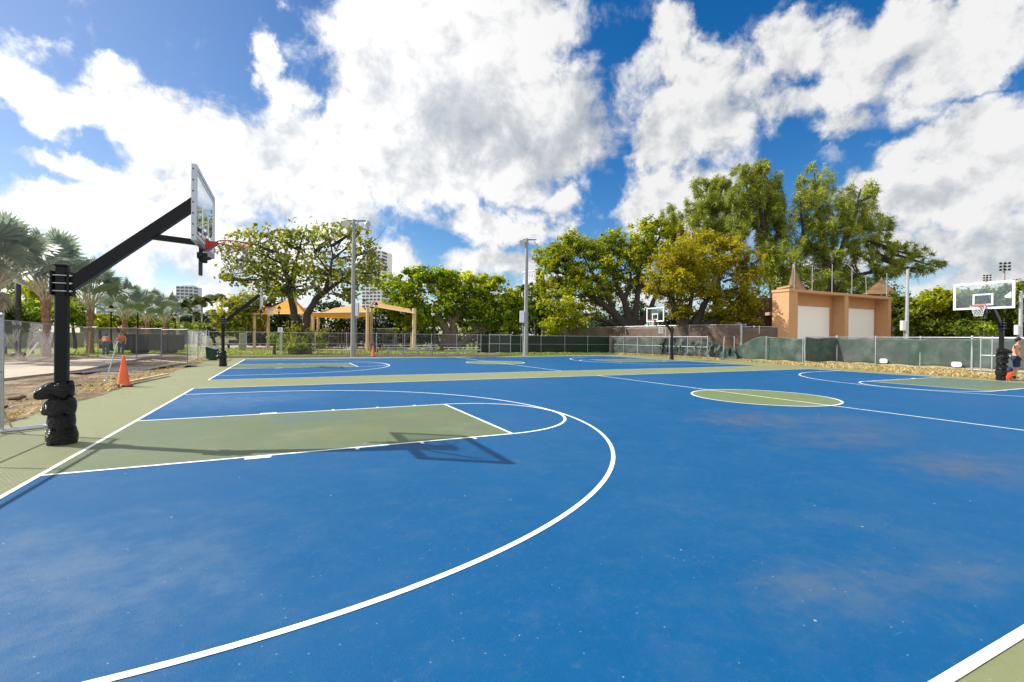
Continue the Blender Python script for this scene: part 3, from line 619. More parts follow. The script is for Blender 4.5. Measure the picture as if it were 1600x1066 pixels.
# ------------------------------------------------------------------ cones, bin, bleachers
def traffic_cone(label, loc, h, rz=0.0, tilt=0.0):
    t = thing('traffic_cone', label, 'traffic cone', loc, rz, 'orange traffic cones'); t.rotation_euler = (0, tilt, rz); k = h/.91
    mb = MB(); mb.box((0, 0, .018*k), (.40*k, .40*k, .034*k), 0, .01); mb.build('base', M_RUBBER, t)
    mb = MB(); mb.lathe((0, 0, 0), [(.172*k, .035*k), (.165*k, .06*k), (.15*k, .10*k), (.035*k, .885*k), (.032*k, .91*k), (.024*k, .91*k), (.022*k, .86*k)], 28); mb.build('cone_body', M_ORANGE, t)
traffic_cone('orange cone at the dirt edge left of the near court', ground(193, 604), .93, .35)
traffic_cone('small orange cone by the far curb beside the tall light pole', ground(583, 557.3), .86, .2)
bt = thing('trash_bin', 'dark green tapered bin at the far left corner of the courts', 'trash bin', (*ground(331.5, 563)[:2], 0))
mb = MB(); mb.lathe((0, 0, 0), [(.0, .01), (.27, .01), (.29, .05), (.345, .80), (.37, .82), (.37, .86), (.33, .86), (.31, .78), (.26, .10), (0, .10)], 28); mb.build('bin_body', M_BIN, bt)
mb = MB()
for k in range(28):
    a = 2*math.pi*k/28; mb.beam((.298*math.cos(a), .298*math.sin(a), .06), (.352*math.cos(a), .352*math.sin(a), .80), .022, .012, (math.cos(a), math.sin(a), 0))
mb.build('slats', M_BIN, bt)
mb = MB(); mb.grid(lambda u, v: ((.376+.01*math.sin(9*u*6.28))*math.cos(6.2832*u), (.376+.01*math.sin(9*u*6.28))*math.sin(6.2832*u), .87-v*(.05+.13*max(0, math.cos(6.28*u+.9))**3)), 48, 4); mb.build('bin_liner', M_BINL, bt)

def bleacher(label, c, ln, rz, rows):
    t = thing('bleacher', label, 'bleacher', (c[0], c[1], -.02), rz, 'aluminium bleachers by the far curb')
    for k in range(rows):
        mb = MB(); mb.box((0, k*.56, .43+k*.2), (ln, .25, .045), 0, .01); mb.build('seat_plank', M_ALU, t)
        if k: mb = MB(); mb.box((0, k*.56-.27, .22+k*.2-.02), (ln, .24, .04), 0, .01); mb.build('foot_plank', M_ALU, t)
    for i in range(4):
        x = -ln/2+.4+i*(ln-.8)/3; mb = MB(); yb = (rows-1)*.56
        mb.beam((x, -.12, .04), (x, yb+.15, .04), .05, .05)
        for k in range(rows): mb.beam((x, k*.56, .02), (x, k*.56, .41+k*.2), .045, .045)
        mb.beam((x, 0, .40), (x, yb, .40+(rows-1)*.2), .05, .05); mb.build('support_frame', M_STEEL, t)
bleacher('taller aluminium bleacher with stacked rows behind the far curb', (12.4, 32.3), 4.6, -.03, 3)
bleacher('low aluminium bench row right of the taller bleacher', (17.2, 32.4), 3.4, -.05, 2)

# ------------------------------------------------------------------ fences
def chain_mesh(mb, p0, p1, z0, z1, sp=.0707, r=.0019):
    """diamond wire between two points of the ground, each strand a thin three sided wire"""
    p0 = np.array(p0[:2], float); p1 = np.array(p1[:2], float); Ln = np.linalg.norm(p1-p0); d = (p1-p0)/Ln; nrm = np.array([-d[1], d[0]]); h = z1-z0
    def P(s, z, off): return (p0[0]+d[0]*s+nrm[0]*off, p0[1]+d[1]*s+nrm[1]*off, z0+z)
    c = -h
    while c < Ln:
        s0, s1 = max(0, c), min(Ln, c+h)
        if s1-s0 > .01:
            for sg in (0, 1):
                za, zb = (s0-c, s1-c) if sg == 0 else (h-(s0-c), h-(s1-c)); o = .0025 if sg else -.0025
                e = (d[0], d[1]); q = r*.71*(1 if sg == 0 else -1)
                vs = []
                for (s, z) in ((s0, za), (s1, zb)):
                    vs += [P(s, z, o+r), P(s-q, z+abs(q), o-r*.6) if sg == 0 else P(s+abs(q), z+abs(q), o-r*.6), P(s+q, z-abs(q), o-r*.6) if sg == 0 else P(s-abs(q), z-abs(q), o-r*.6)]
                mb.add(vs, [(0, 1, 4, 3), (1, 2, 5, 4), (2, 0, 3, 5)])
        c += sp
def fence(name, label, pts, h, post_every, group=None, z0=0.0, mesh=True, mid=False, post_r=.024, rail_r=.017, thick=(), sp=.0707, bottom=True, top=True, mat=None, wr=.0019):
    """chain link fence along a polyline: posts, rails and wire as parts"""
    mat = mat or M_STEEL
    t = thing(name, label, 'fence', (pts[0][0], pts[0][1], 0), 0, group); o = np.array([pts[0][0], pts[0][1]]); Q = [np.array(p[:2], float)-o for p in pts]
    seq = []
    for a, b in zip(Q, Q[1:]):
        n = max(1, round(np.linalg.norm(b-a)/post_every)); seq += [a+(b-a)*i/n for i in range(n)]
    seq.append(Q[-1])
    for i, p in enumerate(seq):
        rr = post_r*1.7 if (i in thick) else post_r
        mb = MB(); mb.tube([(p[0], p[1], -.05), (p[0], p[1], h+z0+.03)], rr, 10); mb.ball((p[0], p[1], h+z0+.035), rr*1.15, 8, 5); mb.build('post', mat, t)
    if top:
        mb = MB(); mb.tube([(p[0], p[1], h+z0-.01) for p in Q], rail_r, 8); mb.build('top_rail', mat, t)
    if mid: mb = MB(); mb.tube([(p[0], p[1], z0+h*.52) for p in Q], rail_r*.8, 8); mb.build('middle_rail', mat, t)
    if bottom: mb = MB(); mb.tube([(p[0], p[1], z0+.06) for p in Q], rail_r*.6, 6); mb.build('bottom_wire', mat, t)
    if mesh:
        mb = MB()
        for a, b in zip(Q, Q[1:]): chain_mesh(mb, a, b, z0+.06, z0+h-.01, sp, wr)
        mb.build('wire_mesh', M_WIRE, t)
    return t, seq
# near stand-alone panel at the left edge: its end post and loop foot show, its mesh shades the slab
T0 = ground(3, 677)[:2]; T1 = T0+np.array([-.04, -3.35])
t = thing('temporary_fence', 'grey temporary fence panel with loop foot at the very left edge', 'fence panel', (T0[0], T0[1], 0))
dv = T1-T0; H = 1.86
for s in (0.0, 1.0):
    mb = MB(); p = dv*s; mb.tube([(p[0], p[1], .02), (p[0], p[1], H)], .024, 12); mb.ball((p[0], p[1], H), .027, 10, 6); mb.build('post', M_STEEL, t)
mb = MB(); mb.tube([(0, 0, H-.02), (dv[0], dv[1], H-.02)], .021, 10); mb.build('top_rail', M_STEEL, t)
mb = MB(); mb.tube([(0, 0, H*.52), (dv[0], dv[1], H*.52)], .015, 8); mb.build('middle_rail', M_STEEL, t)
mb = MB(); mb.tube([(0, 0, .12), (dv[0], dv[1], .12)], .015, 8); mb.build('bottom_rail', M_STEEL, t)
mb = MB(); chain_mesh(mb, (0, 0), dv, .12, H-.02, .0707, .0024); mb.build('wire_mesh', M_WIRE, t)
mb = MB(); mb.tube([(0, 0, .40), (.0, .30, .03)], .013, 8); mb.build('brace', M_STEEL, t); mb = MB(); mb.tube([(0, -1.75, H-.03), (-.55, -1.70, .03)], .015, 8); mb.build('brace', M_STEEL, t)
mb = MB(); mb.tube([(-.02, .07, .035), (.12, .17, .035), (.36, .33, .035), (.47, .33, .035), (.50, .24, .035), (.42, .14, .035), (.2, .02, .035), (-.02, -.07, .035)], .024, 12); mb.build('loop_foot', M_STEEL, t)

G_T = 'temporary fence panels along the dirt'
def panel(label, a, b, h):
    steep = label.startswith('grey mesh fence panel meeting') or 'receding' in label      # seen almost edge on
    fence('temporary_fence', label, [a, b], h, 99, G_T, .05, True, False, .021, .019, wr=.0013 if steep else .0019, sp=.141 if steep else .0707)
PP = [spot(-60, 19), spot(6, 21)[:2], spot(92, 30)[:2], spot(153, 29.0)[:2], ground(213, 563)[:2], ground(252, 566.5)[:2], ground(293, 570.6)[:2], np.array([-2.5, 25.8]), np.array([-2.7, 30.9])]
LB = ['grey mesh fence panel leaving the photo at the left, before the silver palms', 'grey mesh fence panel right of the left edge, in front of the pale wall', 'grey mesh fence panel crossing behind the nearest hoop post', 'grey mesh fence panel in front of the two workers',
      'grey mesh fence panel in front of the dark truck bed', 'grey mesh fence panel whose near end stands on the court edge', 'grey mesh fence panel receding just left of the green bin', 'grey mesh fence panel meeting the far fence behind the green bin']
HS = [2.1, 2.1, 1.95, 1.9, 1.86, 1.8, 1.8, 1.83]
for i in range(8): panel(LB[i], PP[i], PP[i+1], HS[i])
t = thing('leaning_pole', 'thin grey pole leaning in the dirt behind the orange cone', 'pole', (*ground(165, 597)[:2], 0))
mb = MB(); e = at(184, 533, 15.6)-ground(165, 597); mb.tube([(0, 0, -.02), tuple(e)], .022, 8); mb.build('tube', M_STEEL, t); mb = MB(); mb.ball((0, 0, .03), (.06, .06, .04), 8, 5); mb.build('foot', M_STEEL, t)
# permanent fence behind the far curb
fence('chain_link_fence', 'long grey chain link fence behind the far curb, before the lawn', [(-2.6, 31.1), (18.6, 31.5)], 1.83, 2.36, 'chain link fences', 0, True, True, thick=(2, 5), wr=.0022)
t, _ = fence('fence_gate', 'open grey chain link gate leaf standing right of the bleachers', [(19.4, 31.4), (21.4, 31.0)], 1.80, 9, None, .08, True, True, .026, .024, wr=.0022)
fence('chain_link_fence', 'chain link fence covered in dark green screen under the second light pole', [(18.9, 33.2), (26, 33.4), (34.3, 32.9)], 1.83, 2.5, 'chain link fences', 0, False, True)
def cloth(name, label, mat, fn, nu, nv, cat='privacy screen', group='green windscreens on the fences'):
    mb = MB(); mb.grid(fn, nu, nv); o = mb.build(name, mat); sol = o.modifiers.new('thickness', 'SOLIDIFY'); sol.thickness = .004
    return tag(o, label, cat, group)
def along(pts, u):
    pts = [np.array(p[:2], float) for p in pts]; ls = [np.linalg.norm(b-a) for a, b in zip(pts, pts[1:])]; s = u*sum(ls)
    for a, b, l in zip(pts, pts[1:], ls):
        if s <= l+1e-9: d = (b-a)/l; return a+d*s, np.array([-d[1], d[0]])
        s -= l
    d = (pts[-1]-pts[-2])/ls[-1]; return pts[-1], np.array([-d[1], d[0]])
def folds(s, z, k=0): return .018*math.sin(2.1*s+1.3*z+k)+.012*math.sin(5.3*s-2.2*z+2*k)
def flat_screen(pts, h0, h1, off, amp=1.0, sag=None, k=0):
    tot = sum(np.linalg.norm(np.array(b[:2])-np.array(a[:2])) for a, b in zip(pts, pts[1:]))
    def f(u, v):
        p, n = along(pts, u); s = u*tot; top = h1 - (sag(u) if sag else .02*abs(math.sin(s*2.6))); z = h0+.03*math.sin(s*3.3+k)+(top-h0)*v; p = p+n*(off+amp*folds(s, z, k)); return (p[0], p[1], z)
    return f
cloth('windscreen', 'flat dark green screen on the far fence left of the torn grey part', M_SCREEND, flat_screen([(18.9, 33.2), (26, 33.4), (34.3, 32.9)], .12, 1.80, .05, .6), 120, 10)

# torn grey-green stretch behind the far right hoop, then the sagging stretch, then the taut stretch
XF = 34.25
fence('chain_link_fence', 'chain link fence behind the far right hoop, its torn screen hanging in folds', [(XF, 32.6), (XF, 19.6)], 1.83, 2.3, 'chain link fences', 0, True, True, post_r=.03, rail_r=.024, thick=(2, 4), wr=.0022)
def drape(y0, y1, h0, h1, depth, k, sagl, sagr, amp):
    def f(u, v):
        y = y0+(y1-y0)*u; s = (y0-y)
        top = h1-(sagl*(1-u)**2+sagr*u**2)-depth*4*u*(1-u)*.35
        z = h0+(top-h0)*v
        a = amp*(.4+.6*(1-abs(2*u-1)))
        off = 2.6*a*(math.sin(5.5*s+3.2*(1-v)*(1 if u < .5 else -1)+k)*.55+math.sin(11*s-5*v+k*2)*.3+.25*math.sin(17*s+9*v+k))
        return (XF+.14+off-.05*math.sin(math.pi*v), y+.05*math.sin(7*z+k), max(.03, z))
    return f
cloth('windscreen', 'thin grey mesh screen, nearly see-through, on the first bays of the torn fence', M_DRAPE, flat_screen([(XF, 32.4), (XF, 25.2)], .15, 1.74, .06, .7, k=1), 60, 10)
cloth('windscreen', 'crumpled dark screen gathered left of the far right hoop post', M_SCREEND, drape(25.3, 22.9, .12, 1.78, .2, .4, .10, .0, .16), 70, 18)
cloth('windscreen', 'torn pale screen hanging in swags right behind the far right hoop post', M_DRAPE, drape(22.85, 20.4, .10, 1.74, .5, 2.0, .0, .02, .13), 80, 20)
cloth('windscreen', 'faded screen sweeping down in long folds toward the gap in the fence', M_DRAPE, drape(20.35, 17.6, .08, 1.72, .3, 3.4, .0, 1.05, .15), 80, 20)
t = thing('leaning_post', 'bare leaning steel post at the gap where the screen has fallen', 'fence post', (XF-.15, 17.95, 0))
mb = MB(); mb.tube([(0, 0, -.05), (.06, -.10, 1.85)], .035, 10); mb.build('tube', M_STEEL, t); mb = MB(); mb.lathe((0, 0, 0), [(0, .06), (.07, .05), (.10, -.02)], 10); mb.build('footing', M_CONC, t)
def heap(u, v):
    a = u*2*math.pi; r = v; return (XF-.25+.55*r*math.cos(a)*(1+.2*math.sin(3*a)), 17.2+1.0*r*math.sin(a)*(1+.15*math.sin(5*a)), .04+.62*(1-r)**.6*(1+.45*math.sin(4*a+5*r)+.25*math.sin(9*a-7*r)))
mb = MB(); mb.grid(heap, 60, 16); tag(mb.build('fallen_screen', M_SCREEND), 'heap of fallen dark screen lying on the grass in the fence gap', 'privacy screen', 'green windscreens on the fences')
t, seq = fence('chain_link_fence', 'posts of the sagging fence stretch in front of the white garage doors, without top rail', [(XF, 17.0), (XF+.1, 11.6)], 1.80, 3.0, 'chain link fences', 0, False, False, top=False, bottom=False, post_r=.028)
def sagtop(u): return 1.05*max(0, 1-u*2.6)**1.5+.06*math.sin(u*9)+.05
cloth('windscreen', 'sagging green screen in front of the white garage doors', M_SCREEN, flat_screen([(XF, 17.2), (XF+.1, 11.5)], .14, 1.84, .10, 2.6, sagtop), 110, 22)
fence('chain_link_fence', 'tight chain link fence with top rail and green screen below the hedge trees', [(XF+.15, 11.5), (36.45, 10.6), (36.55, 3.6), (36.6, 1.5), (36.6, -9)], 1.85, 2.35, 'chain link fences', 0, True, False, wr=.0026, post_r=.032, rail_r=.026, thick=(1, 4))
cloth('windscreen', 'taut pale green screen hung below the hedge trees, bottom hem curling up', M_SCREEN, flat_screen([(XF+.2, 11.42), (36.4, 10.5), (36.47, 3.6), (36.5, -9)], .16, 1.78, .07, 1.5, None, 2), 200, 16)
fence('chain_link_fence', 'short chain link fence with twin gate posts behind the shirtless man', [(33.6, 2.2), (33.5, 1.75), (33.6, -9)], 1.80, 2.4, 'chain link fences', 0, True, True, post_r=.032, rail_r=.026, wr=.0022)
def plaque(label, px, py, d, w, h):
    p = on_plane(px, py, 0, d); mb = MB(); n = 28
    vs = []
    for x in (-.01, .01):
        for i in range(n):
            a = 2*math.pi*i/n; c, s = math.cos(a), math.sin(a); vs.append((x, w/2*math.copysign(abs(c)**.55, c), h/2*math.copysign(abs(s)**.6, s)))
    mb.add(vs, [tuple(range(n-1, -1, -1)), tuple(range(n, 2*n))]+[(i, (i+1) % n, n+(i+1) % n, n+i) for i in range(n)])
    o = mb.build('white_plaque', M_SIGN); o.location = tuple(p); tag(o, label, 'plaque', 'blank white plaques on the right fence')
plaque('blank white oval plaque on the green screen, the farther of the two', 1380.5, 564, 36.36, .42, .27)
plaque('blank white oval plaque on the green screen just left of the right hoop', 1494.5, 569.5, 36.36, .46, .28)
def small_sign(label, px, py, d, w, h, name='sign', lines=3, post=None, rz=YAW*-1):
    p = at(px, py, d); t = thing(name, label, 'sign', (p[0], p[1], 0), rz)
    mb = MB(); mb.box((0, 0, p[2]), (w, .012, h), 0, .004); mb.build('board', M_SIGN, t)
    mb = MB()
    for k in range(lines): mb.box((0, -.009, p[2]+h*.28-k*h*.56/max(1, lines-1)), (w*(.7 if k % 2 else .5), .004, h*.09))
    mb.build('print', M_INK, t)
    if post: mb = MB(); mb.tube([(0, .03, 0), (0, .03, p[2]+h*.5)], post, 8); mb.build('post', M_STEEL, t)
small_sign('small white notice hanging on the brown screen left of the far right hoop', 1032.5, 516, 43.5, .40, .58)
small_sign('small white notice on a post in front of the bushy tree foot', 438, 515.5, 35.0, .36, .34, post=.03)

# tall brown-screened fence behind, with its gate posts
BF = [spot(846, 57), spot(950, 54.5), spot(1040, 46.8), spot(1118, 43.0), spot(1165, 41.6)]
fence('chain_link_fence', 'tall brown screened fence under the yellow tree', BF, 2.95, 3.3, 'tall brown screened fences', 0, False, False, post_r=.045, rail_r=.035)
cloth('windscreen', 'brown screen on the tall fence under the yellow tree', M_BROWNSCR, flat_screen(BF, .05, 2.88, -.05, 1.0), 160, 10, group='brown windscreens')
BG = [spot(1158, 40.9), spot(1178, 40.7), spot(1186, 40.6), spot(1238, 40.3)]
fence('chain_link_fence', 'tall brown screened gate between steel posts beside the tan building', BG, 2.75, 2.2, 'tall brown screened fences', 0, False, False, post_r=.055, rail_r=.03, thick=(0,))
cloth('windscreen', 'brown screen on the gate beside the tan building', M_BROWNSCR, flat_screen(BG, .05, 2.66, -.05, .6), 80, 8, group='brown windscreens')

# ------------------------------------------------------------------ tan building with two white garage doors
YB = 16.8; XA = float(on_plane(1233, 452, 1, YB)[0]); XB = float(on_plane(1393, 464, 1, YB)[0]); HB = float(on_plane(1243, 452, 1, YB)[2])
X1 = float(on_plane(1246, 500, 1, YB)[0]); XM0 = float(on_plane(1320, 500, 1, YB)[0]); XM1 = float(on_plane(1325.5, 500, 1, YB)[0]); XR0 = float(on_plane(1388, 500, 1, YB)[0])
DP = 1.15
bl = thing('garage_building', 'flat roofed tan stucco building with two white roller doors', 'building', (XA, YB, 0))
def bx(mb, x0, x1, y0, y1, z0, z1): mb.box(((x0+x1)/2-XA, (y0+y1)/2-YB, (z0+z1)/2), (x1-x0, y1-y0, z1-z0))
mb = MB(); bx(mb, XA, X1, YB, YB+DP+.35, 0, HB-.22); mb.build('pillar', M_STUCCO, bl)
mb = MB(); bx(mb, XM0, XM1, YB, YB+DP-.002, 0, HB-.22); mb.build('pillar', M_STUCCO, bl)
mb = MB(); bx(mb, XR0, XB, YB, YB+DP-.002, 0, HB-.22); mb.build('pillar', M_STUCCO, bl)
mb = MB(); bx(mb, XA-.06, XB+.06, YB-.06, YB+DP+.42, HB-.22, HB); mb.build('roof_slab', M_STUCCO, bl)
doors = []
for a, b in ((1246.5, 1296), (1325.8, 1366)):
    x0 = float(on_plane(a, 500, 1, YB+DP)[0]); x1 = float(on_plane(b, 500, 1, YB+DP)[0]); zt = float(on_plane(a, 477.5 if a < 1300 else 481.5, 1, YB+DP)[2]); doors.append((x0, x1, zt))
mb = MB(); xs = X1
for x0, x1, zt in doors:
    x0 = max(x0, xs+.01)
    bx(mb, xs, x0, YB+DP, YB+DP+.4, 0, HB-.22); bx(mb, x0, x1, YB+DP, YB+DP+.4, zt, HB-.22); xs = x1
bx(mb, xs, XB, YB+DP, YB+DP+.4, 0, HB-.22); mb.build('wall', M_STUCCO, bl)
for x0, x1, zt in doors:
    mb = MB(); n = 14; x0 = max(x0, X1+.01)
    for k in range(n): bx(mb, x0+.02, x1-.02, YB+DP+.06+.012*(k % 2), YB+DP+.16, zt*k/n, zt*(k+1)/n)
    dd = mb.build('roller_door', M_DOORW, bl); mb = MB(); bx(mb, x0, x0+.06, YB+DP+.02, YB+DP+.07, 0, zt); bx(mb, x1-.06, x1, YB+DP+.02, YB+DP+.07, 0, zt); mb.build('guide_rail', M_WHITE, dd)
mb = MB(); bx(mb, XA+4.6, XB-.3, YB+DP+.43, YB+DP+3.0, 0, HB-.35); mb.build('back_wall', M_STUCCOB, bl)
bk = thing('community_building', 'brown building with a green balcony panel behind the yellow tree', 'building', (44, 24, 0))
c0 = spot(1193, 52)-np.array([44, 24, 0]); c1 = spot(1222, 50)-np.array([44, 24, 0])
mb = MB(); mb.beam((c0[0]-3, c0[1]+1, 3.0), (c1[0]+1.5, c1[1]+.2, 3.0), 5, 6.0); mb.build('wall', M_DARKB, bk)
mb = MB(); mb.beam((c0[0]-3, c0[1]-2.5, 4.3), (c1[0]+1.5, c1[1]-3, 4.3), 1.6, .30); mb.build('balcony', M_STUCCOB, bk)
mb = MB(); mb.beam((c0[0]-3, c0[1]-3.2, 5.2), (c1[0]+1.3, c1[1]-3.7, 5.2), .05, 1.2); mb.build('balcony_panel', M_GREENGL, bk)
mb = MB(); mb.beam((c0[0]-1, c0[1]-2.6, 7.0), (c1[0]-2.2, c1[1]-2.7, 7.0), .8, .2); mb.build('roof', M_SAILB, bk)
mb = MB(); mb.beam((c0[0]-2, c0[1]-3.9, 3.7), (c1[0]-.2, c1[1]-4.2, 3.7), 1.4, .14, (0, -.5, 1)); mb.build('awning', M_TILE, bk)
# slim white masts on its roof
PD = [(1241, 410), (1269, 415), (1300, 413), (1331, 422), (1354.5, 433), (1385.5, 427)]
for i, (px, top) in enumerate(PD):
    p = on_plane(px, 455, 1, YB+.7+.2*i*0); d = float(np.dot(p-CAM, FW)); z = float(at(px, top, d)[2])
    if px == 1354.5: q2 = on_plane(1351, 455, 1, YB+.7)
    t = thing('mast', ['white mast at the left corner of the tan roof', 'second white mast from the left on the tan roof', 'white mast above the wall between the tan roof bays, third from left', 'white mast above the right garage door, fourth from left', 'crooked leaning mast on the tan roof', 'white mast at the right corner of the tan roof'][i], 'mast', (p[0], p[1], HB), 0, 'masts on the tan roof')
    e = (-.25, 0, z-HB) if px == 1354.5 else (0, 0, z-HB)
    mb = MB(); mb.tube([(0, 0, 0), e], .036, 8); mb.build('tube', M_POLE, t); mb = MB(); mb.box((0, 0, .02), (.25, .25, .04)); mb.build('foot_plate', M_STEEL, t)
def tent(label, px, top, base, d, r, group, steep=2.2, skew=0.0):
    p = spot(px, d); zt = height(top, d, px); zb = height(base, d, px); t = thing('tent_canopy', label, 'canopy', (p[0], p[1], zb), 0, group)
    mb = MB()
    mb.grid(lambda u, v: (r*v*math.cos(6.2832*u)*(1+.12*math.cos(4*6.2832*u))+skew*v, r*v*math.sin(6.2832*u)*(1+.12*math.cos(4*6.2832*u)), (zt-zb)*(1-v)**steep), 48, 12)
    mb.build('fabric', M_TENT, t); mb = MB(); mb.tube([(0, 0, -zb), (0, 0, zt-zb)], .06, 8); mb.build('pole', M_STEEL, t)
tent('brown peaked tent canopy behind the left corner of the tan roof', 1238, 413, 457, 52, 1.25, 'tent canopies behind the tan roof', 1.6, .7)
tent('brown tent canopy behind the right end of the tan roof', 1376, 434, 462, 55, 1.9, 'tent canopies behind the tan roof', 1.25, -.9)

# ------------------------------------------------------------------ light poles
def flood_head(mb, c, rz, s=1.0, tilt=.5):
    """a bell shaped flood light: reflector, rim and back housing"""
    d = Vector((math.cos(rz)*math.cos(tilt), math.sin(rz)*math.cos(tilt), -math.sin(tilt))); c = Vector(c)
    mb.tube([c-d*.30*s, c-d*.12*s, c+d*.02*s, c+d*.24*s, c+d*.27*s], [.10*s, .13*s, .22*s, .34*s, .35*s], 18)
def light_pole(label, base, h, r, heads, box=None, mat=None, group='court light poles', box_label=None):
    t = thing('light_pole', label, 'light pole', (base[0], base[1], 0), 0, group); mat = mat or M_POLE
    mb = MB(); mb.tube([(0, 0, -.05), (0, 0, h)], [r, r*.62], 14); mb.build('pole', mat, t)
    if heads:
        mb = MB(); xs = [k[0] for k in heads]; mb.beam((min(xs)*RT[0], min(xs)*RT[1], h-.10), (max(xs)*RT[0], max(xs)*RT[1], h-.10), .08, .08); mb.build('crossarm', M_DARKMET, t)
        for off, rz, tl in heads:
            mb = MB(); flood_head(mb, (off*RT[0], off*RT[1], h-.32), rz, .8, tl); mb.build('flood_light', M_ALU, t)
    if box:
        mb = MB(); mb.box((box[0]*RT[0], box[0]*RT[1], box[1]), (box[2], .28, box[3]), -YAW, .02); b = mb.build('control_box', M_ALU, t)
        mb = MB(); mb.tube([(box[0]*RT[0]*.8, box[0]*RT[1]*.8, box[1]-box[3]/2), (box[0]*RT[0]*.75, box[0]*RT[1]*.75, 0)], .025, 6); mb.build('conduit', M_STEEL, b)
p = ground(551.5, 557); d1 = 36.6; light_pole('grey light pole with two round flood lights in front of the broad leaved tree', spot(551.5, d1), height(346, d1), .19, [(-.55, -2.0, .35), (.95, -.9, .35)], (.30, height(486, d1), .26, 1.05))
d2 = 41.8; light_pole('concrete light pole with two flood lights left of the big olive tree', spot(821.5, d2), height(373, d2), .22, [(-.30, -2.6, .5), (.85, -.4, .4)], (-.36, height(495, d2), .42, 1.05))
d3 = 40.5; light_pole('silver light pole standing behind the fence right of the tan building', spot(1416.5, d3), height(415, d3), .17, [], (-.32, height(503, d3), .34, .85), M_STEEL)
d4 = 38.0; light_pole('silver light pole with a thin side arm at the right edge', spot(1594, d4), height(447, d4), .17, [(-.9, 1.2, 1.2), (.3, 1.2, 1.2)], (-.30, height(508, d4), .2, .8), M_STEEL)
def stadium(label, px, top, d):
    p = spot(px, d); z = height(top, d, px); t = thing('stadium_light', label, 'light tower', (p[0], p[1], 0), -YAW-.5, 'stadium lights beyond the hedge trees')
    mb = MB(); mb.tube([(0, 0, 0), (0, 0, z)], [.36, .2], 12); mb.build('pole', M_PALMG, t)
    for k in range(3): 
        mb = MB(); mb.beam((-.85, 0, z-.2-k*.75), (.85, 0, z-.2-k*.75), .1, .1); mb.build('crossarm', M_DARKMET, t)
        for i in (-1, 0, 1): mb = MB(); flood_head(mb, (i*.75, -.3, z-.1-k*.75), -1.57, .78, .35); mb.build('flood_light', M_DARKMET, t)
stadium('tall stadium light with three rows of lamps above the right hoop', 1567, 411, 110)
stadium('farther, lower stadium light left of the tall one', 1540, 430, 150)

# ------------------------------------------------------------------ foliage
def unit(v): return v/np.maximum(np.linalg.norm(v, axis=-1, keepdims=True), 1e-9)
def leaf_quads(P, out, size, aspect=.55, droop=0.0, rnd=.9):
    """rhombic leaves at points P turned mostly to the outside"""
    n = len(P); nr = unit(out*.7+np.array([0, 0, .35])+rng.normal(0, rnd, (n, 3))*.6)
    ax = rng.normal(0, 1, (n, 3)); ax[:, 2] -= droop; ax = unit(ax-nr*np.sum(ax*nr, 1, keepdims=True)); sd = np.cross(nr, ax)
    l = (size*rng.uniform(.6, 1.25, n))[:, None]; w = l*aspect
    fold = nr*l*.10
    return np.stack([P-ax*l*.5, P+sd*w*.5+fold, P+ax*l*.5, P-sd*w*.5+fold], 1)
def crown_points(lobes, d, n, clump, hollow=.55, flat=1.0):
    """clumped points in lobes given as (px, py, rx, ry[, depth shift]) seen at depth d"""
    k = d/FPX; area = np.array([l[2]*l[3]+.12*np.mean([m[2]*m[3] for m in lobes]) for l in lobes], float); share = area/area.sum(); P = []; O = []; T = []
    for lb, sh in zip(lobes, share):
        dd = lb[4] if len(lb) > 4 else rng.uniform(-.12, .12)*d*.25; c = at(lb[0], lb[1], d+dd); r = np.array([lb[2]*k, .5*(lb[2]+lb[3])*k*1.05, lb[3]*k]); m = int(n*sh); nc = max(3, m//clump)
        u = unit(rng.normal(0, 1, (nc, 3))); rad = hollow+(1-hollow)*rng.uniform(0, 1, nc)**.6; rad *= rng.uniform(.78, 1.12, nc)
        cl = u*rad[:, None]
        idx = rng.integers(0, nc, m); base = cl[idx]
        cs = .16*rng.uniform(.6, 1.5, nc)[idx]
        q = base+rng.normal(0, 1, (m, 3))*cs[:, None]*np.array([1, 1, flat])
        loc = q*r; basis = np.stack([RT*[1, 1, 0], FW*[1, 1, 0], [0, 0, 1]]); P.append(c+loc@basis); O.append(unit(q)@basis)
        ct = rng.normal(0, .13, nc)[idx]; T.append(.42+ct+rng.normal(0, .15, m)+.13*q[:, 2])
    return np.concatenate(P), np.concatenate(O), np.clip(np.concatenate(T), 0, 1)
def burst(lobes, k, s, sx=1.0, sy=1.0, spread=.72):
    """breaks big lobes into billows (or narrow plumes) on their outside"""
    out = []
    for lb in lobes:
        dd = lb[4] if len(lb) > 4 else 0.0
        for i in range(k):
            a = 6.2832*(i+random.uniform(-.35, .35))/k; r = spread*random.uniform(.55, 1.0); f = s*random.uniform(.75, 1.3)
            out.append((lb[0]+lb[2]*r*math.cos(a), lb[1]+lb[3]*r*math.sin(a), lb[2]*f*sx, lb[3]*f*sy, dd+random.uniform(-1.6, 1.6)))
        out.append((lb[0], lb[1], lb[2]*s, lb[3]*s, dd+random.uniform(-2.2, .5)))
    return out
def limb(mb, pts, d, dz=None, seg=9, wob=.0):
    """a tapering limb through (px, py, radius px[, depth shift])"""
    P = []; Rr = []
    pts = [tuple(p)+(0,)*(4-len(p)) for p in pts]
    for i in range(len(pts)-1):
        for j in range(4):
            t = j/4; a, b = pts[i], pts[i+1]; q = [a[k]*(1-t)+b[k]*t for k in range(4)]
            P.append(at(q[0]+random.uniform(-wob, wob), q[1], d+q[3])); Rr.append(q[2]*d/FPX*random.uniform(.93, 1.07))
    a = pts[-1]; P.append(at(a[0], a[1], d+a[3])); Rr.append(a[2]*d/FPX)
    mb.tube(P, Rr, seg)
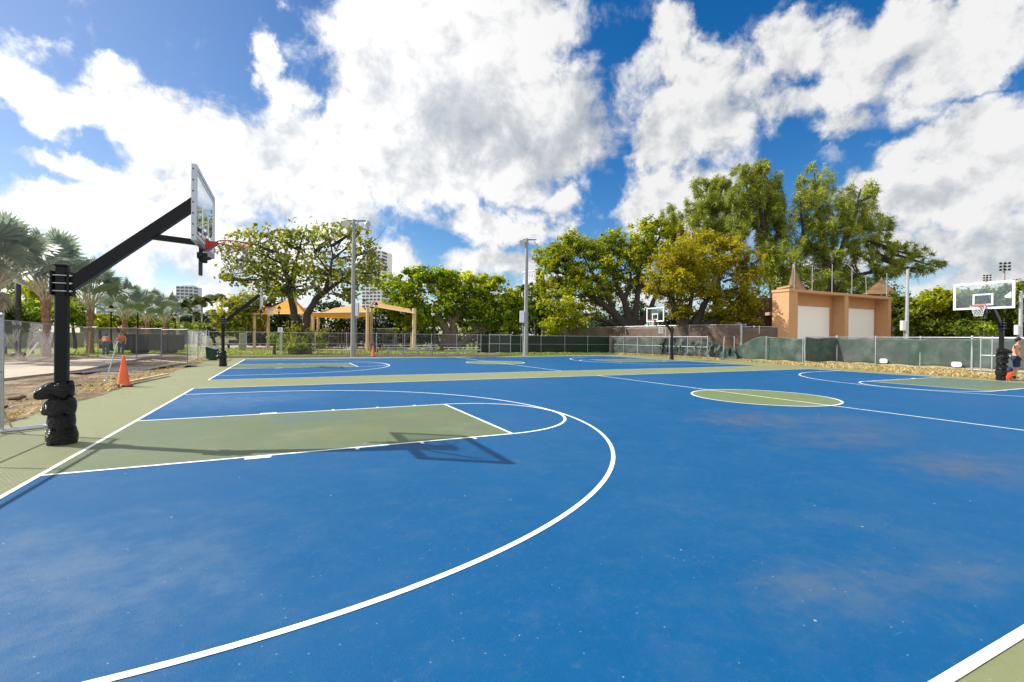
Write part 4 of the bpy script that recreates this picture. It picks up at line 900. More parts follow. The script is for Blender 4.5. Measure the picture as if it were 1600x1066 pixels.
def twigs(mb, lobes, root, d, n, r=1.1):
    for lb in lobes:
        for i in range(n):
            a = random.uniform(0, 6.28); e = (lb[0]+lb[2]*.85*math.cos(a), lb[1]+lb[3]*.85*math.sin(a)); m = (lb[0]*.6+root[0]*.4+random.uniform(-8, 8), lb[1]*.7+root[1]*.3)
            s = (lb[0]+random.uniform(-6, 6), lb[1]+lb[3]*.4); dd = random.uniform(-1.5, 1.5)
            limb(mb, [(m[0], m[1], r*1.6, 0), (s[0], s[1], r, dd*.5), (e[0], e[1], r*.25, dd)], d, seg=5)
def tree(name, label, cat, d, basepx, lobes, n, size, mat, limbs, bark, group=None, clump=26, hollow=.5, aspect=.55, droop=0.0, tw=0, root=None, twr=1.1, rnd=.9, sub=None):
    b = spot(basepx, d); t = thing(name, label, cat, tuple(b), 0, group)
    P, O, T = crown_points(burst(lobes, *sub) if sub else lobes, d, n, clump, hollow)
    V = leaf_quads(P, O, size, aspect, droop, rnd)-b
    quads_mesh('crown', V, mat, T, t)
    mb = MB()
    for l in limbs: limb(mb, l, d, wob=.6)
    if tw: twigs(mb, lobes, root, d, tw, twr)
    mb.V = [tuple(np.array(v)-b) for v in mb.V]
    mb.build('trunk', bark, t); return t

# broad leaved tree left of the light pole, airy crown with sky between the leaves
LB_ = [(372, 395, 36, 28), (400, 372, 38, 26), (440, 365, 34, 18), (468, 372, 34, 24), (505, 372, 36, 26), (545, 358, 38, 18), (566, 385, 34, 32), (585, 415, 22, 34), (556, 432, 38, 34), (520, 418, 44, 34), (482, 415, 40, 30), (440, 408, 44, 30), (402, 415, 40, 26), (370, 432, 32, 16), (415, 448, 34, 20), (452, 445, 38, 24), (498, 448, 30, 18), (545, 462, 26, 14), (352, 432, 16, 8), (425, 430, 40, 20)]
tree('broad_leaved_tree', 'airy broad leaved tree with forked dark trunk behind the grey light pole', 'tree', 41.5, 472, LB_, 7200, .33, L_SEA,
     [[(472, 556, 7.26), (466, 525, 6.27), (462, 500, 5.61), (455, 470, 4.62), (452, 440, 3.63), (440, 410, 2.64, 1), (425, 380, 1.32, 1.5), (418, 355, 0.53, 2)], [(473, 552, 7.26), (477, 515, 5.94), (480, 492, 5.61), (492, 470, 4.62), (508, 455, 3.96), (515, 430, 2.38, -1), (520, 400, 1.45, -1), (512, 360, 0.53, -1)],
      [(452, 445, 3.30), (462, 410, 2.11), (470, 380, 1.32), (480, 350, 0.53)], [(506, 458, 3.96), (522, 446, 2.97), (545, 430, 1.98, .5), (570, 400, 1.06, 1), (582, 370, 0.46, 1)], [(454, 460, 2.64), (425, 438, 1.72), (390, 425, 1.19), (350, 430, 0.40)], [(440, 412, 2.11), (405, 395, 1.32), (372, 380, 0.53)],
      [(520, 405, 1.98), (545, 385, 1.12), (560, 350, 0.40)], [(518, 430, 1.98), (495, 400, 1.32), (478, 352, 0.40)], [(570, 385, 0.79), (590, 372, 0.40), (605, 352, 0.17)]], M_BARKD, clump=8, hollow=.35, sub=(4, .62, 1, 1, .62), aspect=.75, tw=5, root=(485, 450), twr=.8)
bush = lambda nm, lab, d, bx_, lobes, n, size, mat, grp=None, cat='shrub', bark=M_BARKD, **k: tree(nm, lab, cat, d, bx_, lobes, n, size, mat, [[(bx_, 560 if d < 40 else 545, 3), (lobes[0][0], lobes[0][1], 1)]], bark, grp, **k)
bush('shrub', 'leafy bush wrapped round the foot of the broad leaved tree, behind the fence', 40.2, 470, [(468, 518, 26, 12), (455, 535, 22, 16), (490, 535, 22, 18), (470, 548, 26, 10), (440, 530, 10, 12), (502, 520, 12, 8)], 3200, .26, L_MID, tw=3, root=(470, 545), hollow=.3)
bush('shrub', 'lime green bush beside the white notice post', 38.6, 428, [(430, 528, 12, 8), (437, 540, 10, 10), (425, 535, 8, 5)], 700, .2, L_LIME, hollow=.3)
# spreading fig
FIG = [(618, 455, 34, 28), (645, 440, 38, 22), (668, 432, 34, 14), (700, 448, 40, 26), (690, 432, 30, 12), (735, 440, 42, 18), (765, 448, 38, 22), (795, 470, 28, 26), (815, 485, 20, 22), (640, 475, 44, 28), (690, 475, 40, 30), (735, 475, 46, 30), (775, 488, 44, 28), (620, 490, 30, 18), (665, 500, 36, 16), (720, 497, 40, 14, 2), (800, 508, 24, 16), (760, 512, 30, 12, 3), (640, 512, 30, 12, 3)]
tree('fig_tree', 'wide spreading dark green fig tree with yellow tips and pale trunks behind the bleachers', 'tree', 60, 706, FIG, 30000, .46, L_BAN,
     [[(700, 552, 8), (702, 525, 6), (694, 510, 7), (680, 495, 5.5), (665, 482, 3), (640, 470, 1.2)], [(710, 552, 8), (710, 520, 6), (708, 505, 6), (718, 490, 4.5), (730, 472, 3), (745, 455, 1.3)], [(708, 510, 5), (700, 490, 3.5), (692, 470, 2.6), (685, 450, 1.2)],
      [(714, 545, 5), (730, 530, 5), (745, 518, 4.2), (765, 505, 2.5), (790, 490, 1.2)], [(678, 552, 2), (679, 515, 1.6), (676, 490, 1)], [(690, 552, 3), (692, 530, 2.4), (696, 505, 2)], [(728, 552, 2.2), (726, 530, 1.8), (722, 505, 1.4)], [(740, 552, 2), (742, 530, 1.6), (742, 505, 1.2)], [(756, 552, 2.2), (756, 510, 1.8), (758, 480, 1.2)]], M_BARKG, clump=40, hollow=.5, sub=(4, .60, 1, 1, .66), aspect=.6, tw=2, root=(710, 500))
# big olive green tree with many dark limbs
OLV = [(868, 392, 34, 20), (900, 378, 34, 20), (858, 412, 24, 24), (890, 415, 38, 24), (930, 392, 38, 24), (962, 378, 30, 20), (955, 412, 40, 26), (990, 398, 32, 30), (1008, 368, 28, 28), (1036, 356, 28, 18), (1020, 395, 32, 26), (880, 450, 38, 26), (920, 440, 40, 26), (858, 478, 22, 20), (868, 508, 30, 18, -2), (896, 488, 30, 20, -2), (960, 450, 34, 22, 2), (1000, 440, 30, 24, 2), (935, 470, 30, 16, 2), (848, 440, 12, 18)]
tree('olive_green_tree', 'tall olive green tree with many dark rising limbs left of the yellow tree', 'tree', 56, 985, OLV, 36000, .36, L_MID,
     [[(985, 560, 12.58), (984, 530, 10.36), (978, 512, 8.88), (960, 490, 5.92), (935, 470, 4.44), (905, 448, 2.59), (880, 420, 1.11)], [(985, 530, 8.88), (983, 500, 6.66), (975, 470, 4.44), (962, 440, 2.96), (950, 400, 1.48), (945, 375, 0.59)], [(988, 530, 8.88), (992, 498, 5.92), (996, 465, 4.07), (998, 430, 2.59), (1005, 390, 1.48), (1010, 355, 0.59)], [(990, 525, 8.14), (1005, 500, 5.18), (1018, 478, 3.70), (1030, 450, 2.22), (1036, 400, 0.89)],
      [(978, 515, 6.66), (955, 505, 3.70), (930, 498, 2.59), (905, 500, 1.11)], [(962, 492, 4.44), (945, 455, 2.96), (925, 425, 1.85), (905, 390, 0.74)], [(975, 470, 3.70), (985, 440, 2.22), (985, 400, 0.96)], [(935, 470, 2.96), (915, 462, 1.85), (890, 468, 0.74)]], M_BARKD, clump=36, hollow=.45, sub=(5, .58, 1, 1, .66), aspect=.55, tw=3, root=(985, 490))
# yellowing tree
YEL = [(1058, 398, 34, 22), (1085, 380, 34, 20), (1120, 376, 36, 20), (1150, 392, 34, 24), (1172, 415, 24, 28), (1035, 425, 30, 26), (1075, 420, 42, 30), (1120, 415, 44, 30), (1160, 438, 32, 30), (1026, 450, 22, 22), (1060, 458, 38, 24), (1105, 455, 42, 28), (1150, 468, 38, 28), (1180, 478, 18, 26), (1070, 485, 32, 14), (1120, 492, 40, 18), (1160, 498, 28, 14), (1078, 394, 32, 24, -3.4), (1062, 428, 30, 26, -3.0), (1096, 410, 30, 26, -3.4), (1050, 405, 26, 24, -3.0)]
tree('yellowing_tree', 'dense round tree turning golden yellow beside the tan building', 'tree', 45.5, 1080, YEL, 46000, .25, L_YEL,
     [[(1078, 552, 13), (1074, 525, 10), (1066, 505, 7), (1052, 480, 5), (1045, 455, 2.5), (1040, 420, 1)], [(1080, 530, 10), (1086, 505, 8), (1096, 485, 5), (1110, 460, 3), (1120, 410, 1)], [(1085, 525, 10), (1108, 505, 7), (1135, 488, 5), (1160, 470, 2.5), (1170, 440, 1)], [(1070, 510, 5), (1078, 480, 3.5), (1085, 440, 1.8), (1088, 400, .8)]], M_BARKD, clump=40, hollow=.5, sub=(5, .58, 1, 1, .62), aspect=.5, tw=2, root=(1085, 500))
# feathery casuarinas: drooping needle sprays
def needles(name, label, d, basepx, lobes, n, limbs, ln=.95, wd=.030, clump=22):
    b = spot(basepx, d); t = thing(name, label, 'tree', tuple(b), 0, 'tall feathery trees behind the tan building')
    P, O, T = crown_points(burst(lobes, 6, .38, .60, 1.45, 1.0), d, n, clump, .05, 1.4)
    m = len(P); ax = unit(O*np.array([.55, .55, .3])+rng.normal(0, .45, (m, 3))+np.array([0, 0, -.35])); sd = unit(np.cross(ax, rng.normal(0, 1, (m, 3)))); l = (ln*rng.uniform(.5, 1.2, m))[:, None]; w = wd*rng.uniform(.7, 1.3, m)[:, None]
    V = np.stack([P-ax*l*.3, P+sd*w+ax*l*.15, P+ax*l*.7, P-sd*w+ax*l*.15], 1)-b
    quads_mesh('crown', V, L_CAS, T, t)
    mb = MB()
    for l in limbs: limb(mb, l, d, wob=.8)
    twigs(mb, lobes, (basepx, lobes[0][1]+80), d, 5, .7)
    mb.V = [tuple(np.array(v)-b) for v in mb.V]; mb.build('trunk', M_BARKD, t); return t
needles('feathery_tree', 'small feathery tree top rising just above the olive green tree', 66, 1052, [(1050, 336, 15, 18), (1045, 355, 12, 14), (1058, 360, 14, 14)], 4500, [[(1052, 545, 4), (1051, 400, 2.5), (1050, 322, .6)]])
needles('feathery_tree', 'leftmost tall feathery tree rising behind the golden yellow tree', 64, 1112, [(1108, 292, 26, 16), (1095, 318, 24, 22), (1122, 312, 26, 28), (1108, 345, 30, 26), (1136, 350, 22, 30), (1090, 345, 16, 20), (1128, 285, 14, 12), (1120, 375, 28, 20)], 19000, [[(1122, 545, 8), (1120, 430, 6), (1116, 360, 4), (1108, 285, 1)], [(1118, 400, 4), (1100, 345, 2), (1090, 315, .7)]])
needles('feathery_tree', 'middle and highest feathery tree, straight above the left end of the tan building', 60, 1215, [(1165, 270, 20, 14), (1188, 285, 26, 24), (1208, 310, 20, 28), (1165, 305, 26, 28), (1180, 345, 30, 34), (1205, 375, 24, 34), (1155, 345, 16, 30), (1190, 260, 12, 10), (1200, 420, 22, 30), (1215, 330, 12, 26)], 29000, [[(1216, 545, 10), (1212, 470, 8), (1200, 400, 6), (1190, 330, 4), (1182, 262, 1)], [(1200, 395, 4), (1172, 330, 2.2), (1163, 270, .7)], [(1206, 430, 4), (1214, 360, 2), (1210, 300, .7)]])
needles('feathery_tree', 'wide feathery tree over the tan roof with one long branch reaching right', 58, 1300, [(1270, 285, 20, 22), (1285, 310, 30, 30), (1255, 340, 28, 32), (1300, 350, 34, 32), (1340, 318, 28, 30), (1362, 300, 12, 14), (1330, 360, 34, 26), (1365, 350, 24, 22), (1270, 385, 34, 30), (1310, 400, 36, 26), (1240, 400, 24, 34), (1350, 395, 34, 16), (1385, 355, 16, 12), (1290, 430, 40, 20), (1400, 388, 18, 8), (1385, 420, 34, 16), (1425, 420, 30, 12), (1460, 412, 24, 8), (1350, 435, 30, 12), (1252, 300, 10, 20), (1375, 378, 28, 11), (1408, 386, 24, 10), (1438, 398, 24, 9), (1405, 408, 26, 10)], 36000,
        [[(1300, 545, 11), (1298, 470, 9), (1290, 400, 6), (1280, 340, 4), (1272, 270, 1)], [(1296, 440, 6), (1315, 390, 4), (1335, 340, 2.5), (1345, 295, .8)], [(1298, 455, 5), (1340, 430, 3), (1385, 420, 1.8), (1430, 418, 1), (1478, 408, .5)], [(1292, 410, 4), (1255, 370, 2.4), (1250, 310, .8)], [(1318, 385, 2.2), (1365, 375, 1.1), (1405, 385, .4)]])
# dense trees behind the right fence
HT = [('dark', 1398, 50, [(1398, 478, 18, 16), (1400, 505, 22, 22)], L_HED), ('mid', 1432, 47, [(1428, 482, 26, 20), (1440, 505, 30, 24), (1425, 520, 24, 14)], L_HED), ('hi', 1470, 46, [(1462, 468, 24, 16), (1480, 480, 30, 24), (1470, 508, 36, 26)], L_MID),
      ('hi2', 1512, 45, [(1505, 472, 26, 18), (1520, 490, 28, 26), (1512, 518, 34, 20)], L_HED), ('mid2', 1548, 47, [(1545, 470, 24, 18), (1560, 490, 26, 24), (1550, 515, 30, 20)], L_HED), ('hi3', 1586, 44, [(1580, 462, 22, 18), (1596, 480, 28, 28), (1585, 512, 34, 24)], L_HED), ('out', 1632, 42, [(1625, 460, 34, 26), (1640, 500, 36, 34)], L_HED)]
HL = ['dark rounded tree just right of the tan building', 'low dense tree behind the silver light pole, above the green screen', 'olive topped dense tree left of the right hoop backboard', 'dense dark tree seen through the right hoop backboard', 'dense tree behind the right hoop post', 'dense tree above the shirtless man at the right edge', 'dense tree cut off by the right edge of the photo']
for (k, bx_, d, lobes, mt), lab in zip(HT, HL):
    tree('dense_tree', lab, 'tree', d, bx_, lobes, 5200, .38, mt, [[(bx_, 562, 5), (bx_, 520, 4), (lobes[0][0], lobes[0][1], 1.2)]], M_BARKD, 'dense trees behind the right fence', clump=30, hollow=.55, tw=2, root=(bx_, 530))
bush('shrub', 'bright lime bush behind the fence left of the right hoop post', 38, 1540, [(1538, 515, 13, 11), (1548, 522, 8, 7)], 900, .24, L_LIME, hollow=.4)
o = None
# ------------------------------------------------------------------ silver fan palms with lumber props
def fan_leaf(origin, dirv, pet, rad, nseg, droop, upv):
    """one costapalmate leaf: petiole plus a pleated fan of pointed segments"""
    d = unit(np.array(dirv)); s = unit(np.cross(d, upv)); nn = np.cross(s, d); hub = origin+d*pet; V = []
    for i in range(nseg):
        a = (i/(nseg-1)-.5)*2*R(128); l = rad*(1-.22*(abs(a)/R(128))**2)*random.uniform(.92, 1.05); ad = d*math.cos(a)+s*math.sin(a)
        lift = nn*(.30*math.cos(a*.5)*(.6 if i % 2 else -.25)); wv = unit(np.cross(ad, nn))*(rad*R(256)/nseg*.48)
        tip = hub+ad*l+nn*(-droop*l*.35)+np.array([0, 0, -droop*l*.30*random.uniform(.6, 1.4)]); midp = hub+ad*l*.62+lift*.14*rad
        V.append([hub, midp+wv, tip, midp-wv])
    return np.array(V), hub
def fan_palm_parts(seed, nleaf, H, dead=0, big=1.0):
    random.seed(seed); V = []; T = []; mbp = MB(); top = np.array([0, 0, H])
    for i in range(nleaf):
        f = (i+.5)/nleaf; az_ = i*2.39996+random.uniform(-.2, .2); e = R(86-60*f**1.1+random.uniform(-6, 6)); pet = (1.75+.55*(1-f))*big*random.uniform(.85, 1.1); rad = 1.12*big*random.uniform(.85, 1.1)
        d = np.array([math.cos(e)*math.cos(az_), math.cos(e)*math.sin(az_), math.sin(e)]); og = top+np.array([.16*math.cos(az_), .16*math.sin(az_), -.35*f])
        v, hub = fan_leaf(og, d, pet, rad, 24, .12+.42*f, np.array([0, 0, 1.0]) if abs(d[2]) < .97 else np.array([1.0, 0, 0])); V.append(v); T += list(np.clip(rng.normal(.5, .16, len(v))+.25*(1-f)-.1, 0, 1))
        m = og+d*pet*.5+np.array([0, 0, .10*pet*math.cos(e)])
        mbp.tube([og-np.array([.0, .0, .25]), og+d*.2, m, hub], [.075, .06, .038, .028], 6)
    return np.concatenate(V), T, mbp
def trunk_boots(mb, H, r, seed):
    rs = random.Random(seed)
    mb.lathe((0, 0, -.05), [(r*1.55, 0), (r*1.25, .3), (r*1.02, .8), (r*.95, H*.5), (r*1.0, H*.8), (r*1.25, H-.15), (r*.7, H+.12)], 18, True, lambda a, z: 1+.05*math.sin(5*a+z*9)+.03*math.sin(11*a-z*13))
    for k in range(int(H*11)):
        z = k/11; a = k*2.4; rr = r*(1.1+.2*rs.random()); c = (rr*math.cos(a)*.93, rr*math.sin(a)*.93, z+.1)
        mb.beam((c[0]*.93, c[1]*.93, z), (c[0]*1.12, c[1]*1.12, z+.20), .16, .035, (math.cos(a), math.sin(a), 0))
def props(t, H, n=3, s=0.0):
    for k in range(n):
        a = s+k*2.09; mb = MB(); mb.beam((1.15*math.cos(a), 1.15*math.sin(a), -.02), (.30*math.cos(a), .30*math.sin(a), H), .09, .05, (math.cos(a), math.sin(a), 0)); mb.build('support_prop', M_WOOD, t)
def silver_palm(label, px, d, H, seed, nleaf, big=1.0, dead=False, dx=0):
    b = spot(px, d); t = thing('silver_palm', label, 'palm tree', tuple(b), 0, 'silver fan palms along the path')
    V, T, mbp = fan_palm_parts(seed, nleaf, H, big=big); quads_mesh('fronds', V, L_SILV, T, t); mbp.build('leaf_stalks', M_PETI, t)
    mb = MB(); trunk_boots(mb, H, .205, seed); mb.build('trunk', M_PALMT, t); props(t, 1.75, 3, seed*.7)
    if dead:
        V = []
        for az_, e in ((-.9, -74), (.6, -78), (2.6, -76)):
            d_ = np.array([math.cos(R(e))*math.cos(az_), math.cos(R(e))*math.sin(az_), math.sin(R(e))]); v, hub = fan_leaf(np.array([0, 0, H-.1]), d_, .8, .85, 26, .9, np.array([0, 0, 1.0])); V.append(v)
        V = np.concatenate(V); quads_mesh('dead_fronds', V, L_DEAD, rng.uniform(0, 1, len(V)), t)
    return t
silver_palm('nearest silver fan palm, cut off by the left edge, with pale dead fronds hanging', -10, 24.0, 4.3, 3, 26, 1.12, True)
silver_palm('large silver fan palm directly left of the nearest hoop post', 72, 30.0, 4.15, 11, 23, 1.27)
silver_palm('silver fan palm just right of the nearest hoop post, under its arm', 141, 38.0, 4.0, 19, 21, 1.22)
silver_palm('silver fan palm fourth along the path, beside a black lamp post', 195, 46.0, 3.55, 23, 19, 1.12)
silver_palm('silver fan palm fifth along the path, crown touching the fourth', 230, 54.0, 3.55, 31, 19, 1.12)
silver_palm('farthest silver fan palm in front of the grey apartment tower', 258, 61.0, 3.6, 37, 18, 1.15)
def feather_palm(label, px, top, d, r, seed, trunk_r=.17, nfr=15):
    random.seed(seed); b = spot(px, d); H = height(top, d, px); t = thing('green_palm', label, 'palm tree', tuple(b), 0, 'green palms far behind the path'); V = []; T = []
    for i in range(nfr):
        az_ = i*2.4+random.uniform(-.2, .2); e0 = R(random.uniform(10, 80)); L_ = r*random.uniform(.9, 1.15); pts = []; p = np.array([0, 0, H]); e = e0
        for k in range(9):
            pts.append(p.copy()); p = p+np.array([math.cos(e)*math.cos(az_), math.cos(e)*math.sin(az_), math.sin(e)])*L_/8; e -= R(15)
        for k in range(1, 9):
            for j in (0, .33, .66):
                q0 = pts[k-1]*(1-j)+pts[k]*j; dd = unit(pts[k]-pts[k-1]); side = unit(np.cross(dd, np.array([0, 0, 1.0])))
                for sg in (-1, 1):
                    l = r*.34*math.sin(math.pi*min(.97, (k+j)/9*.85+.12)); tip = q0+side*sg*l*.8+dd*l*.45+np.array([0, 0, -l*.45]); w = dd*r*.045
                    V.append([q0-w, q0+w, tip+w*.3, tip-w*.3]); T.append(random.gauss(.5, .2))
    quads_mesh('fronds', np.array(V), L_PALM, np.clip(T, 0, 1), t); mb = MB(); mb.tube([(0, 0, -.05), (.05, 0, H*.5), (0, 0, H+.1)], [trunk_r*1.2, trunk_r, trunk_r*.9], 10); mb.build('trunk', M_PALMG, t); return t
feather_palm('short shaggy green palm left of the two tall palms', 277, 477, 70, 2.5, 5, .3, 18)
feather_palm('green palm rising left of the far court corner, right of the apartment tower', 315, 468, 92, 3.0, 6)
feather_palm('tall green palm standing alone above the yellow green tree', 346, 468, 110, 3.5, 7)
feather_palm('small green palm between the apartment tower and the tall palms', 302, 490, 85, 1.7, 8)
feather_palm('dark palm crown behind the second light pole', 817, 452, 95, 2.2, 9)
feather_palm('green palm peeking above the orange shade sail', 440, 462, 78, 3.4, 10)
# ------------------------------------------------------------------ bushes and trees on the left, hedges behind the playground
G_L = 'bushes behind the dirt on the left'
for lab, px, d, lobes, n, mt in [
    ('dark green bush at the left edge below the nearest silver palm', 8, 33, [(5, 488, 26, 24), (20, 505, 22, 18)], 2400, L_HED),
    ('bright green bush left of the large silver palm', 50, 36, [(48, 488, 22, 16), (60, 498, 22, 16), (40, 505, 20, 14)], 2400, L_LIME),
    ('bright green bush partly hidden by the nearest hoop post', 118, 40, [(112, 490, 20, 18), (124, 484, 16, 14), (130, 500, 18, 14)], 2200, L_LIME),
    ('green bush right of the third silver palm, before the tiled roof', 158, 48, [(155, 502, 12, 12), (163, 507, 10, 8)], 1200, L_MID),
    ('small lime bush under the green palms', 262, 62, [(262, 507, 12, 8), (285, 510, 16, 7)], 900, L_LIME),
    ('small lime bush left of the tall green palms', 312, 66, [(312, 510, 14, 7), (300, 512, 12, 6)], 900, L_LIME)]:
    bush('shrub', lab, d, px, lobes, n, .3, mt, G_L, hollow=.4)
for lab, px, d, lobes, n, mt in [
    ('olive tree crown behind the large silver palm', 60, 62, [(40, 462, 24, 22), (60, 450, 20, 18), (95, 470, 24, 20), (75, 485, 40, 18)], 3600, L_MID),
    ('dark tree mass behind the fourth silver palm', 205, 80, [(175, 502, 30, 10), (205, 500, 26, 12), (240, 505, 26, 10)], 2600, L_HED),
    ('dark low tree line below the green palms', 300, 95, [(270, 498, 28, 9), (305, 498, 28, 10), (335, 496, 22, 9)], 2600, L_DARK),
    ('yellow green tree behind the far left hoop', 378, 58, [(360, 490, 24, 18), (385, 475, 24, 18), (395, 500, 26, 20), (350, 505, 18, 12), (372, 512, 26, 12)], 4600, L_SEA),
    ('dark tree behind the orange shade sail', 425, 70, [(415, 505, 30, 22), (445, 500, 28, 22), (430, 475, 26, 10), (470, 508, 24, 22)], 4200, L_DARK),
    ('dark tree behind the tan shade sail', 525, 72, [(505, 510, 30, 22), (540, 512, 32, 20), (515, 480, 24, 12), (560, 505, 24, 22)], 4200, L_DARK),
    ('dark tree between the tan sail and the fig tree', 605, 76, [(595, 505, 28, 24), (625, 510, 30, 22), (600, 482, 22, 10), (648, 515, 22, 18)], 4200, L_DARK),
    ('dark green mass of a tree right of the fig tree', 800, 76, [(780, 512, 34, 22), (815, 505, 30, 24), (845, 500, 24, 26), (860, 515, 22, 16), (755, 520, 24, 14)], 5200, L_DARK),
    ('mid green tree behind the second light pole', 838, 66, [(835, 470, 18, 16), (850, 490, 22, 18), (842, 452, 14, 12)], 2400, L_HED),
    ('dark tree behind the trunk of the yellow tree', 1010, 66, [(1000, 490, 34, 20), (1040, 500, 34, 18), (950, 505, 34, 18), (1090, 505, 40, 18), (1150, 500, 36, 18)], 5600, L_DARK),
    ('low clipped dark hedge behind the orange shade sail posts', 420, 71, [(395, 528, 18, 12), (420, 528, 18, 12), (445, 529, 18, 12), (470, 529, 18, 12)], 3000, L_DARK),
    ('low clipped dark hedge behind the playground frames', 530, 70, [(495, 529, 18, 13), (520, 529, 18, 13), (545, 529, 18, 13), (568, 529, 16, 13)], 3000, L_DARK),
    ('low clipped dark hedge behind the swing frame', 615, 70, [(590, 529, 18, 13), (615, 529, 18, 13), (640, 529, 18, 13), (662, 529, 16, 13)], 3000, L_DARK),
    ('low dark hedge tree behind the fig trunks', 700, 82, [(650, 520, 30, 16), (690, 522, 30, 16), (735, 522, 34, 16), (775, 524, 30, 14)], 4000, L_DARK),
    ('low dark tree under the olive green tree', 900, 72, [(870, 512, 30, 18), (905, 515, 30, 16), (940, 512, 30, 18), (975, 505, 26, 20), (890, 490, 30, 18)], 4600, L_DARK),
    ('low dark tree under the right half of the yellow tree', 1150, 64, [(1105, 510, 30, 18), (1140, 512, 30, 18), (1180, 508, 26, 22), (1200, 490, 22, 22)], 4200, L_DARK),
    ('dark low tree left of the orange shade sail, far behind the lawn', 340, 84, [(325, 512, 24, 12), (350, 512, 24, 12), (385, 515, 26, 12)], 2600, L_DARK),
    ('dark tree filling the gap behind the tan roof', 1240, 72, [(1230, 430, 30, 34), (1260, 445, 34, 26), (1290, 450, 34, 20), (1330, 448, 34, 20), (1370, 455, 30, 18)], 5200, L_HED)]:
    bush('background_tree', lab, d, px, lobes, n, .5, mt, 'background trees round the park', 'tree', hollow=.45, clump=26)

# ------------------------------------------------------------------ playground shade sails, lamps, play frames
def sail(label, corners, peak, post_r, d_label, mat, posts, edge=None):
    """four sided shade sail with a raised peak or ridge, hung on its own posts"""
    c = np.mean([p for p in corners], axis=0); t = thing('shade_sail', label, 'shade sail', (c[0], c[1], 0), 0, 'playground shade sails'); o = np.array([c[0], c[1], 0]); K = [np.array(p)-o for p in corners]; pk = [np.array(p)-o for p in peak]
    mb = MB()
    ring = K; n = len(ring)
    for i in range(n):
        a, b = ring[i], ring[(i+1) % n]; p, q2 = pk[0] if len(pk) == 1 else (pk[0] if i in (3, 0) else pk[1]), pk[0] if len(pk) == 1 else (pk[0] if i in (2, 3) else pk[1])
        def f(u, v, a=a, b=b, p=p, q2=q2):
            e = a*(1-u)+b*u; e = e+np.array([0, 0, -.25*math.sin(math.pi*u)*0]); inn = p*(1-u)+q2*u; cen = (inn-e); pt = e+cen*v; pt = pt-np.array([0, 0, .22*math.sin(math.pi*v)]); m = (np.mean(ring, axis=0)-e)*.05*math.sin(math.pi*u)*(1-v); return tuple(pt+m*np.array([1, 1, 0]))
        mb.grid(f, 12, 10)
    fb = mb.build('fabric', mat, t); mb = MB()
    for i in range(n):
        a, b = ring[i], ring[(i+1) % n]; mb.tube([a, b], .05, 6)
    mb.build('edge_beam', M_TANPOST, fb)
    if edge is not None:
        mb = MB(); a, b = ring[0], ring[1]; mb.grid(lambda u, v: tuple(a*(1-u)+b*u-np.array([0, 0, v*(.42+.25*math.sin(math.pi*u))])), 16, 2); mb.build('valance', edge, fb)
    for (x, y, z, r) in posts: mb = MB(); mb.tube([(x-o[0], y-o[1], -.02), (x-o[0], y-o[1], z)], r, 12); mb.build('post', M_TANPOST, t)
    return t
def PX(px, py, d): return at(px, py, d)
def postp(px, top, d, r): p = spot(px, d); return (p[0], p[1], height(top, d, px), r)
sail('orange peaked shade sail left of the forked tree', [PX(396, 491, 56), PX(476, 490, 55), PX(487, 491, 63), PX(410, 491, 64)], [PX(458, 463, 59.5)], .1, '', M_SAILO, [postp(397.5, 489, 56.5, .17), postp(419, 490, 57.5, .17), postp(474, 490, 55.3, .14), postp(486, 492, 62.5, .2)])
sail('tan hip shade sail with orange underside between the forked tree and the tan posts', [PX(487, 489, 55), PX(579, 488, 53), PX(575, 489, 63), PX(494, 489, 64)], [PX(520, 482, 59), PX(562, 475, 58)], .1, '', M_SAILT, [postp(489, 492, 55.2, .16), postp(574, 480, 53.2, .18), postp(580, 482, 62, .2), postp(497, 490, 63.5, .16)], M_SAILO)
sail('orange shade sail farther back behind the forked tree', [PX(500, 487, 72), PX(560, 486, 72), PX(556, 485, 80), PX(505, 485, 80)], [PX(520, 478, 76)], .1, '', M_SAILO, [postp(502, 487, 72.2, .2), postp(559, 486, 72.2, .2)])
sail('sloping tan shade sail ending at the single thick post right of the light pole', [PX(577, 478, 53.5), PX(648, 490, 52), PX(645, 480, 60), PX(584, 470, 61)], [PX(585, 473, 57), PX(640, 482, 56)], .1, '', M_SAILT, [postp(647, 482, 52.5, .23), postp(644, 482, 60.5, .2)])
t = thing('sail_mast', 'tall leaning tan mast behind the forked tree trunk', 'mast', tuple(spot(462, 50)), 0)
mb = MB(); b = spot(462, 50); e = at(459, 445, 50)-b; mb.tube([(0, 0, 0), tuple(e)], [.34, .28], 14); mb.build('tube', M_TANPOST, t); mb = MB(); mb.box((0, 0, .03), (.9, .9, .06)); mb.build('base_plate', M_TANPOST, t)
def lamp_post(label, px, top, d):
    b = spot(px, d); z = height(top, d, px); t = thing('lamp_post', label, 'street lamp', tuple(b), 0, 'black park lamp posts')
    mb = MB(); mb.lathe((0, 0, -.02), [(.24, 0), (.24, .12), (.17, .2), (.15, .6), (.09, .75), (.075, 1.2), (.06, z-.75), (.10, z-.70), (.10, z-.62), (.05, z-.60)], 14); mb.build('pole', M_BLACK, t)
    mb = MB(); mb.lathe((0, 0, z-.62), [(.07, 0), (.17, .12), (.21, .30), (.17, .46), (.06, .56)], 14); gl = mb.build('globe', M_CAP, t); mb = MB(); mb.lathe((0, 0, z-.62), [(.215, .30), (.20, .42), (.10, .56), (.03, .62), (0, .68)], 14); mb.build('finial', M_BLACK, gl)
